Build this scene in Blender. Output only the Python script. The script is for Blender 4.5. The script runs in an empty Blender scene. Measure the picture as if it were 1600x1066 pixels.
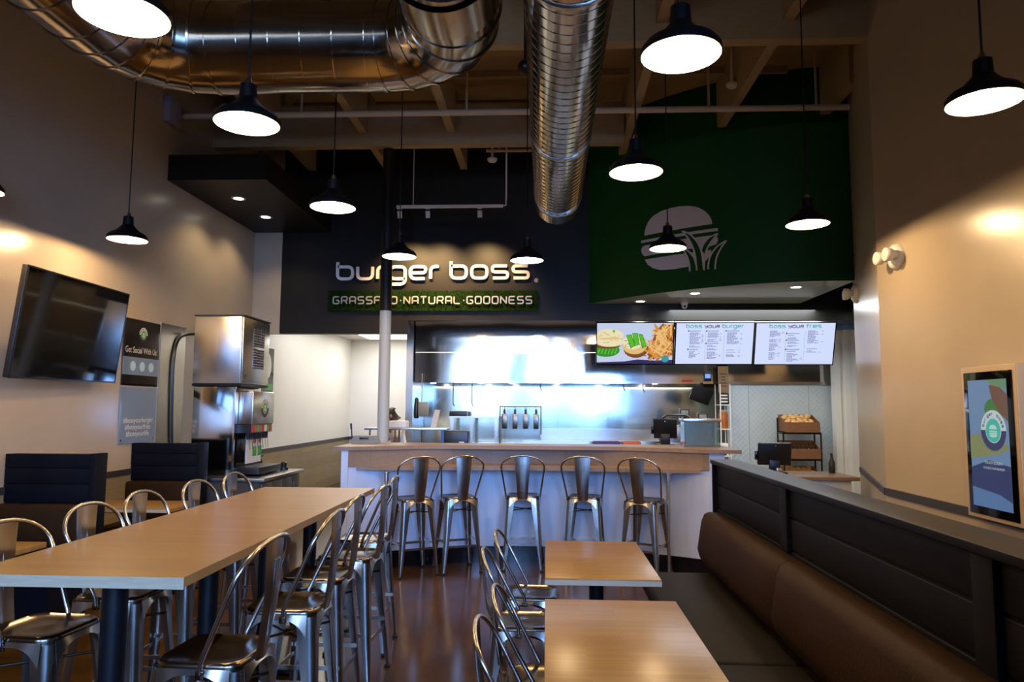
import bpy, bmesh, math, random
from mathutils import Vector, Matrix
PI = math.pi
C = bpy.context.scene.collection
sc = bpy.context.scene
random.seed(7)

# ------------------------------------------------------------------ camera
F_PX, PITCH, YAW, ROLL, EYE = 1115.35, 0.0925, 0.048, 0.0056, 1.6964
cam = bpy.data.cameras.new('camera'); cam_ob = bpy.data.objects.new('camera', cam); C.objects.link(cam_ob)
cam.sensor_fit = 'HORIZONTAL'; cam.sensor_width = 36.0; cam.lens = 36.0 * F_PX / 1600.0
cam.clip_start = 0.05; cam.clip_end = 100
_f = Vector((-math.sin(YAW) * math.cos(PITCH), math.cos(YAW) * math.cos(PITCH), math.sin(PITCH)))
_r = Vector((math.cos(YAW), math.sin(YAW), 0)); _u = _r.cross(_f)
_r2 = math.cos(ROLL) * _r + math.sin(ROLL) * _u; _u2 = -math.sin(ROLL) * _r + math.cos(ROLL) * _u
cam_ob.matrix_world = Matrix(((_r2.x, _u2.x, -_f.x, 0), (_r2.y, _u2.y, -_f.y, 0), (_r2.z, _u2.z, -_f.z, EYE), (0, 0, 0, 1)))
sc.camera = cam_ob

# ------------------------------------------------------------------ world, light, exposure
sc.view_settings.view_transform = 'Standard'
sc.view_settings.look = 'None'
sc.view_settings.exposure = 0.0
sc.view_settings.gamma = 1.0
sc.view_settings.use_curve_mapping = False
w = bpy.data.worlds.new('world'); sc.world = w; w.use_nodes = True
w.node_tree.nodes['Background'].inputs['Color'].default_value = (0.45, 0.62, 1.0, 1)
w.node_tree.nodes['Background'].inputs['Strength'].default_value = 0.04
sc.cycles.max_bounces = 8
sc.cycles.use_denoising = True
sc.cycles.sample_clamp_indirect = 4.0
sc.cycles.blur_glossy = 1.5

def area(name, loc, rot, sx, sy, energy, col, spread=180):
    l = bpy.data.lights.new(name, 'AREA'); l.shape = 'RECTANGLE'; l.size = sx; l.size_y = sy
    l.energy = energy; l.color = col; l.spread = math.radians(spread)
    o = bpy.data.objects.new(name, l); C.objects.link(o); o.location = loc; o.rotation_euler = rot
    return o
PENDANT_W = 66.0
WARM = (1.0, 0.68, 0.36)
# daylight through the shop windows behind the camera (-y), facing +y
area('daylight_window', (1.1, -3.55, 2.6), (math.radians(76), 0, math.radians(20)), 3.8, 2.3, 185, (0.20, 0.43, 1.0), 62)
area('daylight_window_left', (-2.4, -3.2, 2.6), (math.radians(76), 0, 0), 2.0, 2.3, 50, (0.34, 0.55, 1.0), 60)
area('hood_reflection_panel', (-1.0, -3.1, 4.5), (math.radians(90), 0, 0), 3.4, 1.0, 10, (0.8, 0.88, 1.0), 60)  # unseen dim panel, added so the hood's upper steel reflects bright
# kitchen ceiling panels
area('kitchen_light', (-0.6, 11.8, 3.2), (0, 0, 0), 4.0, 0.5, 80, (1.0, 0.95, 0.86), 110)
area('hall_light', (-3.6, 14.0, 3.2), (0, 0, 0), 1.2, 4.0, 70, (1.0, 0.96, 0.9))
area('order_light', (3.0, 10.9, 3.2), (0, 0, 0), 2.2, 0.6, 115, (0.86, 0.94, 1.0))
area('hood_light', (0.3, 13.2, 2.08), (0, 0, 0), 4.9, 0.35, 42, (1.0, 0.97, 0.88))

# ------------------------------------------------------------------ materials
def lin(r, g, b):
    f = lambda c: (c / 255 / 12.92) if c <= 10 else ((c / 255 + 0.055) / 1.055) ** 2.4
    return (f(r), f(g), f(b), 1)
def mat(name, col, rough=0.5, metal=0.0, var=0.0, scale=6.0, bump=0.0, stretch=None, emit=None, estr=1.0, trans=0.0, coat=0.0, spec=0.5, rvar=0.0, detail=4.0):
    m = bpy.data.materials.new(name); m.use_nodes = True; nt = m.node_tree
    b = nt.nodes['Principled BSDF']
    b.inputs['Base Color'].default_value = col; b.inputs['Roughness'].default_value = rough; b.inputs['Metallic'].default_value = metal
    b.inputs['Transmission Weight'].default_value = trans; b.inputs['Coat Weight'].default_value = coat
    b.inputs['Specular IOR Level'].default_value = spec
    if emit: b.inputs['Emission Color'].default_value = emit; b.inputs['Emission Strength'].default_value = estr
    if var or bump or rvar:
        tc = nt.nodes.new('ShaderNodeTexCoord'); mp = nt.nodes.new('ShaderNodeMapping')
        if stretch: mp.inputs['Scale'].default_value = stretch
        nt.links.new(tc.outputs['Object'], mp.inputs['Vector'])
        n = nt.nodes.new('ShaderNodeTexNoise'); n.inputs['Scale'].default_value = scale; n.inputs['Detail'].default_value = detail
        nt.links.new(mp.outputs['Vector'], n.inputs['Vector'])
        if var:
            r = nt.nodes.new('ShaderNodeValToRGB'); r.color_ramp.elements[0].position = 0.3; r.color_ramp.elements[1].position = 0.7
            r.color_ramp.elements[0].color = tuple(c * (1 - var) for c in col[:3]) + (1,)
            r.color_ramp.elements[1].color = tuple(min(1, c * (1 + var)) for c in col[:3]) + (1,)
            nt.links.new(n.outputs['Fac'], r.inputs['Fac']); nt.links.new(r.outputs['Color'], b.inputs['Base Color'])
        if rvar:
            mr = nt.nodes.new('ShaderNodeMapRange'); mr.inputs['To Min'].default_value = max(0.02, rough - rvar); mr.inputs['To Max'].default_value = rough + rvar
            nt.links.new(n.outputs['Fac'], mr.inputs['Value']); nt.links.new(mr.outputs['Result'], b.inputs['Roughness'])
        if bump:
            bp = nt.nodes.new('ShaderNodeBump'); bp.inputs['Strength'].default_value = bump; bp.inputs['Distance'].default_value = 0.02
            nt.links.new(n.outputs['Fac'], bp.inputs['Height']); nt.links.new(bp.outputs['Normal'], b.inputs['Normal'])
    return m
def wood(name, c1, c2, rough, board, length, axis=0, grain=1.0, seam=0.12, fine=45):
    """Staves running along `axis`, each stave its own tone, in object space."""
    m = bpy.data.materials.new(name); m.use_nodes = True; nt = m.node_tree; b = nt.nodes['Principled BSDF']
    b.inputs['Roughness'].default_value = rough; b.inputs['Specular IOR Level'].default_value = 0.3
    tc = nt.nodes.new('ShaderNodeTexCoord'); mp = nt.nodes.new('ShaderNodeMapping'); nt.links.new(tc.outputs['Object'], mp.inputs['Vector'])
    if axis == 1: mp.inputs['Rotation'].default_value = (0, 0, PI / 2)
    if axis == 2: mp.inputs['Rotation'].default_value = (0, PI / 2, 0)
    if axis == 3: mp.inputs['Rotation'].default_value = (PI / 2, 0, 0)
    if axis == 4: mp.inputs['Rotation'].default_value = (PI / 2, PI / 2, 0); 
    br = nt.nodes.new('ShaderNodeTexBrick'); br.inputs['Scale'].default_value = 1.0
    br.inputs['Brick Width'].default_value = length; br.inputs['Row Height'].default_value = board
    br.inputs['Mortar Size'].default_value = 0.0012 if seam else 0.0; br.offset = 0.37; br.inputs['Bias'].default_value = 0.0
    br.inputs['Color1'].default_value = c1; br.inputs['Color2'].default_value = c2
    br.inputs['Mortar'].default_value = tuple(x * (1 - seam) for x in c2[:3]) + (1,)
    nt.links.new(mp.outputs['Vector'], br.inputs['Vector'])
    mp2 = nt.nodes.new('ShaderNodeMapping'); mp2.inputs['Scale'].default_value = (2.5, fine, fine); nt.links.new(mp.outputs['Vector'], mp2.inputs['Vector'])
    n = nt.nodes.new('ShaderNodeTexNoise'); n.inputs['Scale'].default_value = 1.0; n.inputs['Detail'].default_value = 5; nt.links.new(mp2.outputs['Vector'], n.inputs['Vector'])
    mr = nt.nodes.new('ShaderNodeMapRange'); mr.inputs['To Min'].default_value = 1 - 0.28 * grain; mr.inputs['To Max'].default_value = 1 + 0.22 * grain
    nt.links.new(n.outputs['Fac'], mr.inputs['Value'])
    mx = nt.nodes.new('ShaderNodeMix'); mx.data_type = 'RGBA'; mx.blend_type = 'MULTIPLY'; mx.inputs['Factor'].default_value = 1.0
    nt.links.new(br.outputs['Color'], mx.inputs['A']); nt.links.new(mr.outputs['Result'], mx.inputs['B']); nt.links.new(mx.outputs['Result'], b.inputs['Base Color'])
    return m
M = {}
M['wall'] = mat('greige_wall_paint', lin(182, 165, 142), 0.27, var=0.03, scale=2.0, spec=0.5)
M['wall_white'] = mat('white_and_lit_wall_paint', lin(226, 222, 214), 0.4, var=0.02, scale=2.0, spec=0.3)
M['black_wall'] = mat('black_wall_paint', lin(25, 22, 18), 0.45, spec=0.25, var=0.05, scale=3)
M['green_wall'] = mat('green_wall_paint', lin(5, 74, 24), 0.5, spec=0.3, var=0.04, scale=2)
M['soffit_white'] = mat('soffit_gloss_paint', lin(190, 196, 180), 0.12, spec=0.8)
M['deck'] = mat('painted_roof_deck', lin(156, 134, 98), 0.7, var=0.08, scale=3)
M['timber'] = mat('painted_timber', lin(160, 142, 112), 0.6, var=0.08, scale=8, stretch=(1, 6, 6))
M['pipe'] = mat('white_painted_pipe', lin(196, 184, 170), 0.4)
M['rail'] = mat('charcoal_rail_paint', lin(52, 50, 52), 0.4)
M['wainscot'] = wood('wainscot_planks', lin(150, 134, 104), lin(136, 120, 92), 0.5, 0.16, 2.4, axis=4, seam=0.6)
M['table_wood'] = wood('butcher_block_wood', lin(152, 116, 60), lin(138, 102, 51), 0.28, 0.032, 0.42, axis=0, grain=0.7)
M['table_edge'] = mat('table_edge_laminate', lin(184, 160, 128), 0.35, var=0.08, scale=10, stretch=(1, 12, 12))
M['long_wood'] = wood('long_table_wood', lin(143, 110, 59), lin(136, 103, 54), 0.3, 0.07, 3.2, axis=0, grain=0.6, seam=0, fine=16)
M['bar_wood'] = wood('bar_taupe_wood', lin(146, 122, 99), lin(136, 113, 91), 0.38, 0.09, 5.0, axis=0, grain=0.8, seam=0.1)
M['bar_white'] = mat('whitewashed_panel', lin(190, 198, 212), 0.4, var=0.05, scale=3, stretch=(6, 6, 0.6))
M['black_tile'] = mat('black_gloss_tile', lin(14, 14, 18), 0.12, var=0.1, scale=4)
M['steel'] = mat('gunmetal_steel', lin(178, 173, 165), 0.25, 1.0, var=0.07, scale=7, rvar=0.04, detail=3)
M['steel_dark'] = mat('dark_worn_steel', lin(116, 104, 90), 0.22, 1.0, var=0.1, scale=6, rvar=0.04, detail=3)
M['stainless'] = mat('brushed_stainless', lin(200, 196, 188), 0.1, 1.0, bump=0.4, scale=1.2, detail=1.0)
M['splash'] = mat('splash_stainless', lin(190, 196, 186), 0.15, 1.0, bump=0.16, scale=1.4, detail=1.0)
M['stainless_flat'] = mat('flat_stainless', lin(190, 186, 178), 0.24, 1.0, var=0.05, scale=30, stretch=(1, 1, 14))
M['cooler'] = mat('quilted_aluminium', lin(196, 208, 212), 0.4, 0.25, var=0.03, scale=4)
M['duct'] = mat('galvanised_duct', lin(188, 180, 168), 0.16, 1.0, var=0.05, scale=5, rvar=0.04)
M['chrome'] = mat('polished_chrome', lin(214, 208, 200), 0.1, 1.0)
M['stainless_soft'] = mat('soft_stainless', lin(214, 210, 204), 0.26, 1.0, bump=0.3, scale=2.2, detail=1.0)
M['black_metal'] = mat('black_powder_coat', lin(12, 12, 14), 0.42, 0.0, spec=0.25)
M['black_plastic'] = mat('black_plastic', lin(16, 16, 18), 0.35)
M['black_gloss'] = mat('black_gloss_screen', lin(5, 5, 6), 0.06, spec=0.3)
M['leather'] = mat('dark_brown_leather', lin(44, 29, 14), 0.55, spec=0.06, var=0.1, scale=60, bump=0.12)
M['leather_black'] = mat('black_leather', lin(22, 18, 13), 0.55, spec=0.06, var=0.1, scale=60, bump=0.12)
M['charcoal_wood'] = mat('charcoal_stained_wood', lin(19, 18, 22), 0.5, spec=0.06, var=0.14, scale=7, stretch=(8, 0.7, 8))
M['cap_wood'] = mat('charcoal_cap_wood', lin(14, 13, 17), 0.42, spec=0.1, var=0.14, scale=7, stretch=(8, 0.7, 8))
M['charcoal_wood_x'] = mat('charcoal_stained_board', lin(11, 12, 19), 0.5, spec=0.08, var=0.14, scale=7, stretch=(0.7, 8, 8))
M['lamp_white'] = mat('white_enamel', lin(238, 234, 226), 0.4)
M['bulb'] = mat('lit_bulb', (1, 0.9, 0.7, 1), 0.4, emit=(1.0, 0.82, 0.55, 1), estr=60)
M['downlight'] = mat('lit_downlight', (1, 0.95, 0.85, 1), 0.4, emit=(1.0, 0.9, 0.72, 1), estr=14)
M['panel_light'] = mat('lit_ceiling_panel', (1, 1, 1, 1), 0.4, emit=(1.0, 0.98, 0.93, 1), estr=5)
M['hood_lamp'] = mat('lit_hood_lamp', (1, 1, 1, 1), 0.4, emit=(0.92, 0.96, 1.0, 1), estr=10)
M['white'] = mat('white_plastic', lin(226, 224, 218), 0.4)
M['offwhite'] = mat('white_card', lin(214, 208, 196), 0.6)
M['sign_white'] = mat('white_sign_letters', lin(236, 230, 220), 0.35)
M['logo_white'] = mat('pale_logo_paint', lin(214, 208, 212), 0.5)
M['grass'] = mat('boxwood_grass', lin(20, 42, 8), 0.8, spec=0.1, var=0.4, scale=40)
M['glass'] = mat('clear_glass', (0.82, 0.93, 0.86, 1), 0.02, trans=1.0)
M['crate'] = mat('brown_crate_wood', lin(122, 80, 50), 0.55, var=0.15, scale=9, stretch=(0.6, 6, 6))
M['potato'] = mat('potato_skin', lin(196, 150, 92), 0.65, var=0.15, scale=14)
M['bread'] = mat('dark_bottle_glass', lin(34, 36, 30), 0.15)
M['red'] = mat('red_plastic', lin(190, 40, 34), 0.4)
M['green'] = mat('green_plastic', lin(60, 160, 60), 0.4)
M['orange'] = mat('orange_pack', lin(196, 92, 60), 0.5)
M['purple'] = mat('purple_pack', lin(66, 42, 130), 0.5)
M['blue'] = mat('blue_plastic', lin(40, 80, 150), 0.4)
M['navy'] = mat('navy_ink', lin(36, 44, 84), 0.5)
M['grey'] = mat('grey_plastic', lin(120, 118, 112), 0.5)
M['brown'] = mat('brown_board', lin(134, 100, 64), 0.6, var=0.1, scale=12)
M['amber'] = mat('amber_liquid', lin(168, 92, 36), 0.2)
M['skin'] = mat('skin', lin(150, 104, 80), 0.55)
M['hair'] = mat('black_hair', lin(20, 18, 18), 0.6)
M['shirt'] = mat('white_shirt', lin(224, 220, 214), 0.8)
M['trousers'] = mat('dark_trousers', lin(30, 32, 40), 0.8)
M['tan_kiosk'] = mat('tan_kiosk_paint', lin(188, 164, 134), 0.45)
M['joint'] = mat('dark_joint', lin(52, 50, 48), 0.6)
def glow(name, rgb, s=1.0):
    c = lin(*rgb); return mat(name, (0.02, 0.02, 0.02, 1), 0.3, emit=c, estr=s)
# concrete floor
def floor_mat():
    m = bpy.data.materials.new('polished_brown_concrete'); m.use_nodes = True; nt = m.node_tree; b = nt.nodes['Principled BSDF']
    tc = nt.nodes.new('ShaderNodeTexCoord')
    n = nt.nodes.new('ShaderNodeTexNoise'); n.inputs['Scale'].default_value = 1.6; n.inputs['Detail'].default_value = 8; n.inputs['Roughness'].default_value = 0.62
    nt.links.new(tc.outputs['Object'], n.inputs['Vector'])
    r = nt.nodes.new('ShaderNodeValToRGB'); r.color_ramp.elements[0].position = 0.3; r.color_ramp.elements[1].position = 0.72
    r.color_ramp.elements[0].color = lin(50, 31, 5); r.color_ramp.elements[1].color = lin(82, 54, 14)
    nt.links.new(n.outputs['Fac'], r.inputs['Fac']); nt.links.new(r.outputs['Color'], b.inputs['Base Color'])
    br = nt.nodes.new('ShaderNodeTexBrick'); br.offset = 0; br.inputs['Scale'].default_value = 1; br.inputs['Brick Width'].default_value = 2.4; br.inputs['Row Height'].default_value = 2.4
    br.inputs['Mortar Size'].default_value = 0.004; br.inputs['Color1'].default_value = br.inputs['Color2'].default_value = (1, 1, 1, 1); br.inputs['Mortar'].default_value = (0.25, 0.25, 0.25, 1)
    nt.links.new(tc.outputs['Object'], br.inputs['Vector'])
    mx = nt.nodes.new('ShaderNodeMix'); mx.data_type = 'RGBA'; mx.blend_type = 'MULTIPLY'; mx.inputs['Factor'].default_value = 1
    nt.links.new(r.outputs['Color'], mx.inputs['A']); nt.links.new(br.outputs['Color'], mx.inputs['B']); nt.links.new(mx.outputs['Result'], b.inputs['Base Color'])
    b.inputs['Roughness'].default_value = 0.16; b.inputs['Specular IOR Level'].default_value = 0.22
    return m
M['floor'] = floor_mat()
def quilt(m):
    nt = m.node_tree; b = nt.nodes['Principled BSDF']; tc = nt.nodes.new('ShaderNodeTexCoord'); mp = nt.nodes.new('ShaderNodeMapping')
    mp.inputs['Rotation'].default_value = (0, PI / 4, 0); mp.inputs['Scale'].default_value = (1, 0, 1); nt.links.new(tc.outputs['Object'], mp.inputs['Vector'])
    ck = nt.nodes.new('ShaderNodeTexVoronoi'); ck.inputs['Scale'].default_value = 16; ck.inputs['Randomness'].default_value = 0; nt.links.new(mp.outputs['Vector'], ck.inputs['Vector'])
    bp = nt.nodes.new('ShaderNodeBump'); bp.inputs['Strength'].default_value = 0.3; bp.inputs['Distance'].default_value = 0.02
    nt.links.new(ck.outputs['Distance'], bp.inputs['Height']); nt.links.new(bp.outputs['Normal'], b.inputs['Normal'])
quilt(M['cooler'])

# ------------------------------------------------------------------ mesh helpers
class MB:
    def __init__(s): s.v = []; s.f = []
    def add(s, vs, fs):
        n = len(s.v); s.v += [tuple(v) for v in vs]; s.f += [tuple(i + n for i in f) for f in fs]; return s
    def box(s, x0, x1, y0, y1, z0, z1, b=0.0):
        if b <= 0:
            vs = [(x, y, z) for x in (x0, x1) for y in (y0, y1) for z in (z0, z1)]
            return s.add(vs, [(0, 1, 3, 2), (4, 6, 7, 5), (0, 4, 5, 1), (2, 3, 7, 6), (0, 2, 6, 4), (1, 5, 7, 3)])
        bm = bmesh.new(); bmesh.ops.create_cube(bm, size=1)
        for v in bm.verts: v.co = Vector(((x0 + x1) / 2 + v.co.x * (x1 - x0), (y0 + y1) / 2 + v.co.y * (y1 - y0), (z0 + z1) / 2 + v.co.z * (z1 - z0)))
        bmesh.ops.bevel(bm, geom=list(bm.edges), offset=b, segments=3, profile=0.5, affect='EDGES')
        bm.verts.index_update(); s.add([v.co.copy() for v in bm.verts], [[v.index for v in f.verts] for f in bm.faces]); bm.free(); return s
    def tube(s, path, r, n=10, closed=False, caps=True):
        P = [Vector(p) for p in path]; L = len(P); rs = r if isinstance(r, (list, tuple)) else [r] * L
        T = []
        for i in range(L):
            a = P[(i - 1) % L] if (closed or i > 0) else P[i]; b = P[(i + 1) % L] if (closed or i < L - 1) else P[i]
            T.append((b - a).normalized())
        up = Vector((0, 0, 1)) if abs(T[0].z) < 0.9 else Vector((1, 0, 0))
        N = (up - T[0] * up.dot(T[0])).normalized(); vs = []
        for i in range(L):
            N = (N - T[i] * N.dot(T[i])).normalized(); B = T[i].cross(N)
            for k in range(n):
                a = 2 * PI * k / n; vs.append(P[i] + (N * math.cos(a) + B * math.sin(a)) * rs[i])
        fs = []
        for i in range(L if closed else L - 1):
            j = (i + 1) % L
            for k in range(n):
                k2 = (k + 1) % n; fs.append((i * n + k, i * n + k2, j * n + k2, j * n + k))
        if caps and not closed: fs.append(tuple(range(n))[::-1]); fs.append(tuple((L - 1) * n + k for k in range(n)))
        return s.add(vs, fs)
    def cyl(s, a, b, r0, r1=None, n=20): return s.tube([a, b], [r0, r0 if r1 is None else r1], n)
    def lathe(s, prof, c=(0, 0, 0), n=32, axis='z'):
        vs = []; L = len(prof)
        for r, z in prof:
            for k in range(n):
                a = 2 * PI * k / n; x, y = r * math.cos(a), r * math.sin(a)
                p = (x, y, z) if axis == 'z' else ((x, z, y) if axis == 'y' else (z, x, y))
                vs.append((c[0] + p[0], c[1] + p[1], c[2] + p[2]))
        fs = [(i * n + k, i * n + (k + 1) % n, (i + 1) * n + (k + 1) % n, (i + 1) * n + k) for i in range(L - 1) for k in range(n)]
        return s.add(vs, fs)
    def prism(s, poly, fn, d0, d1):
        """poly of 2-D points; fn(a, b, d) -> 3-D."""
        n = len(poly); vs = [fn(a, b, d0) for a, b in poly] + [fn(a, b, d1) for a, b in poly]
        return s.add(vs, [tuple(range(n)), tuple(range(2 * n - 1, n - 1, -1))] + [(i, i + n, (i + 1) % n + n, (i + 1) % n) for i in range(n)])
    def hexa(s, A, B):
        """loft between two quads."""
        return s.add(list(A) + list(B), [(0, 1, 2, 3), (7, 6, 5, 4)] + [(i, i + 4, (i + 1) % 4 + 4, (i + 1) % 4) for i in range(4)])
    def grid(s, rows):
        nr, nc = len(rows), len(rows[0]); vs = [p for r in rows for p in r]
        return s.add(vs, [(i * nc + j, i * nc + j + 1, (i + 1) * nc + j + 1, (i + 1) * nc + j) for i in range(nr - 1) for j in range(nc - 1)])
    def sphere(s, c, rx, ry=None, rz=None, n=14):
        ry = ry or rx; rz = rz or rx
        rows = [[(c[0] + rx * math.sin(PI * i / n) * math.cos(2 * PI * k / (2 * n)), c[1] + ry * math.sin(PI * i / n) * math.sin(2 * PI * k / (2 * n)), c[2] + rz * math.cos(PI * i / n)) for k in range(2 * n + 1)] for i in range(n + 1)]
        return s.grid(rows)

def mesh_of(name, mb, m, smooth=35, solid=0.0):
    me = bpy.data.meshes.new(name); me.from_pydata(mb.v, [], mb.f); me.update()
    bm = bmesh.new(); bm.from_mesh(me); bmesh.ops.remove_doubles(bm, verts=bm.verts, dist=1e-5)
    if solid:
        bmesh.ops.recalc_face_normals(bm, faces=bm.faces); bmesh.ops.solidify(bm, geom=bm.faces[:], thickness=solid)
    bmesh.ops.recalc_face_normals(bm, faces=bm.faces); bm.to_mesh(me); bm.free()
    for p in me.polygons: p.use_smooth = True
    me.set_sharp_from_angle(angle=math.radians(smooth))
    me.materials.append(m); return me
def part(name, mb, m, parent=None, label=None, smooth=35, solid=0.0):
    o = bpy.data.objects.new(name, mesh_of(name, mb, m, smooth, solid)); C.objects.link(o)
    if parent: o.parent = parent
    if label: o['label'] = label
    return o
def tag(o, label, cat, group=None, kind=None):
    o['label'] = label; o['category'] = cat
    if group: o['group'] = group
    if kind: o['kind'] = kind
    return o
def thing(name, label, cat, loc=(0, 0, 0), rotz=0.0, group=None):
    o = bpy.data.objects.new(name, None); C.objects.link(o); o.empty_display_size = 0.1
    o.location = loc; o.rotation_euler = (0, 0, rotz); return tag(o, label, cat, group)
def solo(name, mb, m, label, cat, loc=(0, 0, 0), rotz=0.0, group=None, smooth=35):
    o = part(name, mb, m, None, None, smooth); o.location = loc; o.rotation_euler = (0, 0, rotz); return tag(o, label, cat, group)
def struct(name, mb, m, parent=None, label=None, smooth=35):
    o = part(name, mb, m, parent, None, smooth)
    if not parent: o['kind'] = 'structure'
    if label: o['label'] = label
    return o
def dup(root, loc, rotz, label):
    r = root.copy(); C.objects.link(r); r.location = loc; r.rotation_euler = (0, 0, rotz); r['label'] = label
    for ch in list(root.children):
        c = ch.copy(); C.objects.link(c); c.parent = r
        for g in list(ch.children):
            d = g.copy(); C.objects.link(d); d.parent = c
    return r

# ------------------------------------------------------------------ stroke lettering
def fillet(pts, r, closed=False, n=6):
    P = [Vector(p) for p in pts]; out = []; L = len(P)
    for i in range(L):
        if not closed and i in (0, L - 1): out.append(P[i]); continue
        a, b, c = P[i - 1], P[i], P[(i + 1) % L]; u = (a - b); v = (c - b); lu, lv = u.length, v.length
        rr = min(r, lu * (0.5 if closed or i - 1 > 0 else 0.98), lv * (0.5 if closed or i + 1 < L - 1 else 0.98))
        u.normalize(); v.normalize()
        for k in range(n + 1):
            t = k / n; p = b + u * rr * (1 - t) ** 2 + v * rr * t ** 2; out.append(p)
    return out
GL = {
 'b': ([[(0, 1.4), (0, 0), (1, 0), (1, 1), (0, 1)]], []), 'u': ([[(0, 1), (0, 0), (1, 0), (1, 1)]], []),
 'r': ([[(0, 0), (0, 1), (.52, 1)]], []), 'g': ([[(1, 0), (0, 0), (0, 1), (1, 1), (1, -.45), (0.02, -.45)]], []),
 'e': ([[(.95, 0), (0, 0), (0, 1), (1, 1), (1, .48), (.06, .48)]], []), 'o': ([], [[(0, 0), (1, 0), (1, 1), (0, 1)]]),
 's': ([[(.96, 1), (0, 1), (0, .5), (1, .5), (1, 0), (.04, 0)]], []), 'f': ([[(.15, 0), (.15, 1.4), (.8, 1.4)], [(0, .95), (.7, .95)]], []),
 'i': ([[(.2, 0), (.2, 1)], [(.2, 1.25), (.2, 1.4)]], []),
 'G': ([[(1, 1), (0, 1), (0, 0), (1, 0), (1, .5), (.5, .5)]], []), 'R': ([[(0, 0), (0, 1), (1, 1), (1, .45), (0, .45)], [(.6, .45), (1, 0)]], []),
 'A': ([[(0, 0), (0, 1), (1, 1), (1, 0)], [(0, .4), (1, .4)]], []), 'S': ([[(1, 1), (0, 1), (0, .5), (1, .5), (1, 0), (0, 0)]], []),
 'F': ([[(0, 0), (0, 1), (1, 1)], [(0, .5), (.85, .5)]], []), 'E': ([[(1, 1), (0, 1), (0, 0), (1, 0)], [(0, .5), (.9, .5)]], []),
 'D': ([], [[(0, 0), (1, 0), (1, 1), (0, 1)]]), 'N': ([[(0, 0), (0, 1), (1, 0), (1, 1)]], []), 'T': ([[(0, 1), (1, 1)], [(.5, 1), (.5, 0)]], []),
 'U': ([[(0, 1), (0, 0), (1, 0), (1, 1)]], []), 'L': ([[(0, 1), (0, 0), (1, 0)]], []), 'O': ([], [[(0, 0), (1, 0), (1, 1), (0, 1)]]),
 'Y': ([[(0, 1), (0, .5), (1, .5)], [(1, 1), (1, 0), (.1, 0)]], []), '·': ([[(.12, .45), (.31, .45)]], []),
 'B': ([[(0, 0), (0, 1), (.9, 1), (.9, .5), (0, .5)], [(.9, .5), (1, .5), (1, 0), (0, 0)]], []), 'C': ([[(1, 1), (0, 1), (0, 0), (1, 0)]], []),
 'H': ([[(0, 0), (0, 1)], [(1, 0), (1, 1)], [(0, .5), (1, .5)]], []),
}
WID = {'r': .58, 'f': .7, 'i': .25, '·': .45, ' ': .55}
def ribbon(mb, pts, sw, fn, d0, d1, closed=False):
    P = [Vector(p) for p in pts]
    Q = [P[0]]
    for p in P[1:]:
        if (p - Q[-1]).length > 1e-6: Q.append(p)
    if closed and (Q[0] - Q[-1]).length < 1e-6: Q.pop()
    P = Q; L = len(P); Lf = []; Rt = []
    for i in range(L):
        a = P[i - 1] if (closed or i > 0) else P[i]; b = P[(i + 1) % L] if (closed or i < L - 1) else P[i]
        t = (b - a).normalized(); n = Vector((-t.y, t.x)) * sw / 2; Lf.append(P[i] + n); Rt.append(P[i] - n)
    vs = []
    for i in range(L): vs += [fn(Lf[i].x, Lf[i].y, d0), fn(Rt[i].x, Rt[i].y, d0), fn(Lf[i].x, Lf[i].y, d1), fn(Rt[i].x, Rt[i].y, d1)]
    fs = []
    for i in range(L if closed else L - 1):
        a = 4 * i; b = 4 * ((i + 1) % L)
        fs += [(a, b, b + 1, a + 1), (a + 2, a + 3, b + 3, b + 2), (a, a + 2, b + 2, b), (a + 1, b + 1, b + 3, a + 3)]
    if not closed: e = 4 * (L - 1); fs += [(0, 1, 3, 2), (e, e + 2, e + 3, e + 1)]
    mb.add(vs, fs)
def letters(mb, text, x, z, wl, h, sw, gap, fn, d0, d1, r=.42):
    """wl = letter width, h = x-height (outer sizes)."""
    for ch in text:
        k = WID.get(ch, 1.0)
        if ch in GL:
            op, cl = GL[ch]; W, H = wl - sw, h - sw; rad = r * min(W, H)
            mp = lambda p: (x + sw / 2 + p[0] * W, z + sw / 2 + p[1] * H)
            rr = 0.03 * H if ch in 'NT' else rad
            for p in op: ribbon(mb, fillet([mp(q) for q in p], rr), sw, fn, d0, d1)
            for p in cl: ribbon(mb, fillet([mp(q) for q in p], rr, True), sw, fn, d0, d1, True)
        x += wl * k + gap
    return x
def width_of(text, wl, gap): return sum(wl * WID.get(c, 1.0) + gap for c in text) - gap
def text_mesh(body, size, fn, d0, d1, align='CENTER', bold=.004):
    cu = bpy.data.curves.new('lettering', 'FONT'); cu.body = body; cu.size = size; cu.align_x = align; cu.extrude = 0; cu.offset = bold * size
    o = bpy.data.objects.new('lettering', cu); C.objects.link(o); dg = bpy.context.evaluated_depsgraph_get()
    me = bpy.data.meshes.new_from_object(o.evaluated_get(dg)); mb = MB()
    vs = [v.co.copy() for v in me.vertices]; fs = [tuple(p.vertices) for p in me.polygons]
    mb.add([fn(v.x, v.y, d1) for v in vs], fs)
    bpy.data.objects.remove(o); bpy.data.curves.remove(cu); bpy.data.meshes.remove(me); return mb
def merge(*mbs):
    r = MB()
    for m in mbs: r.add(m.v, m.f)
    return r

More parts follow.
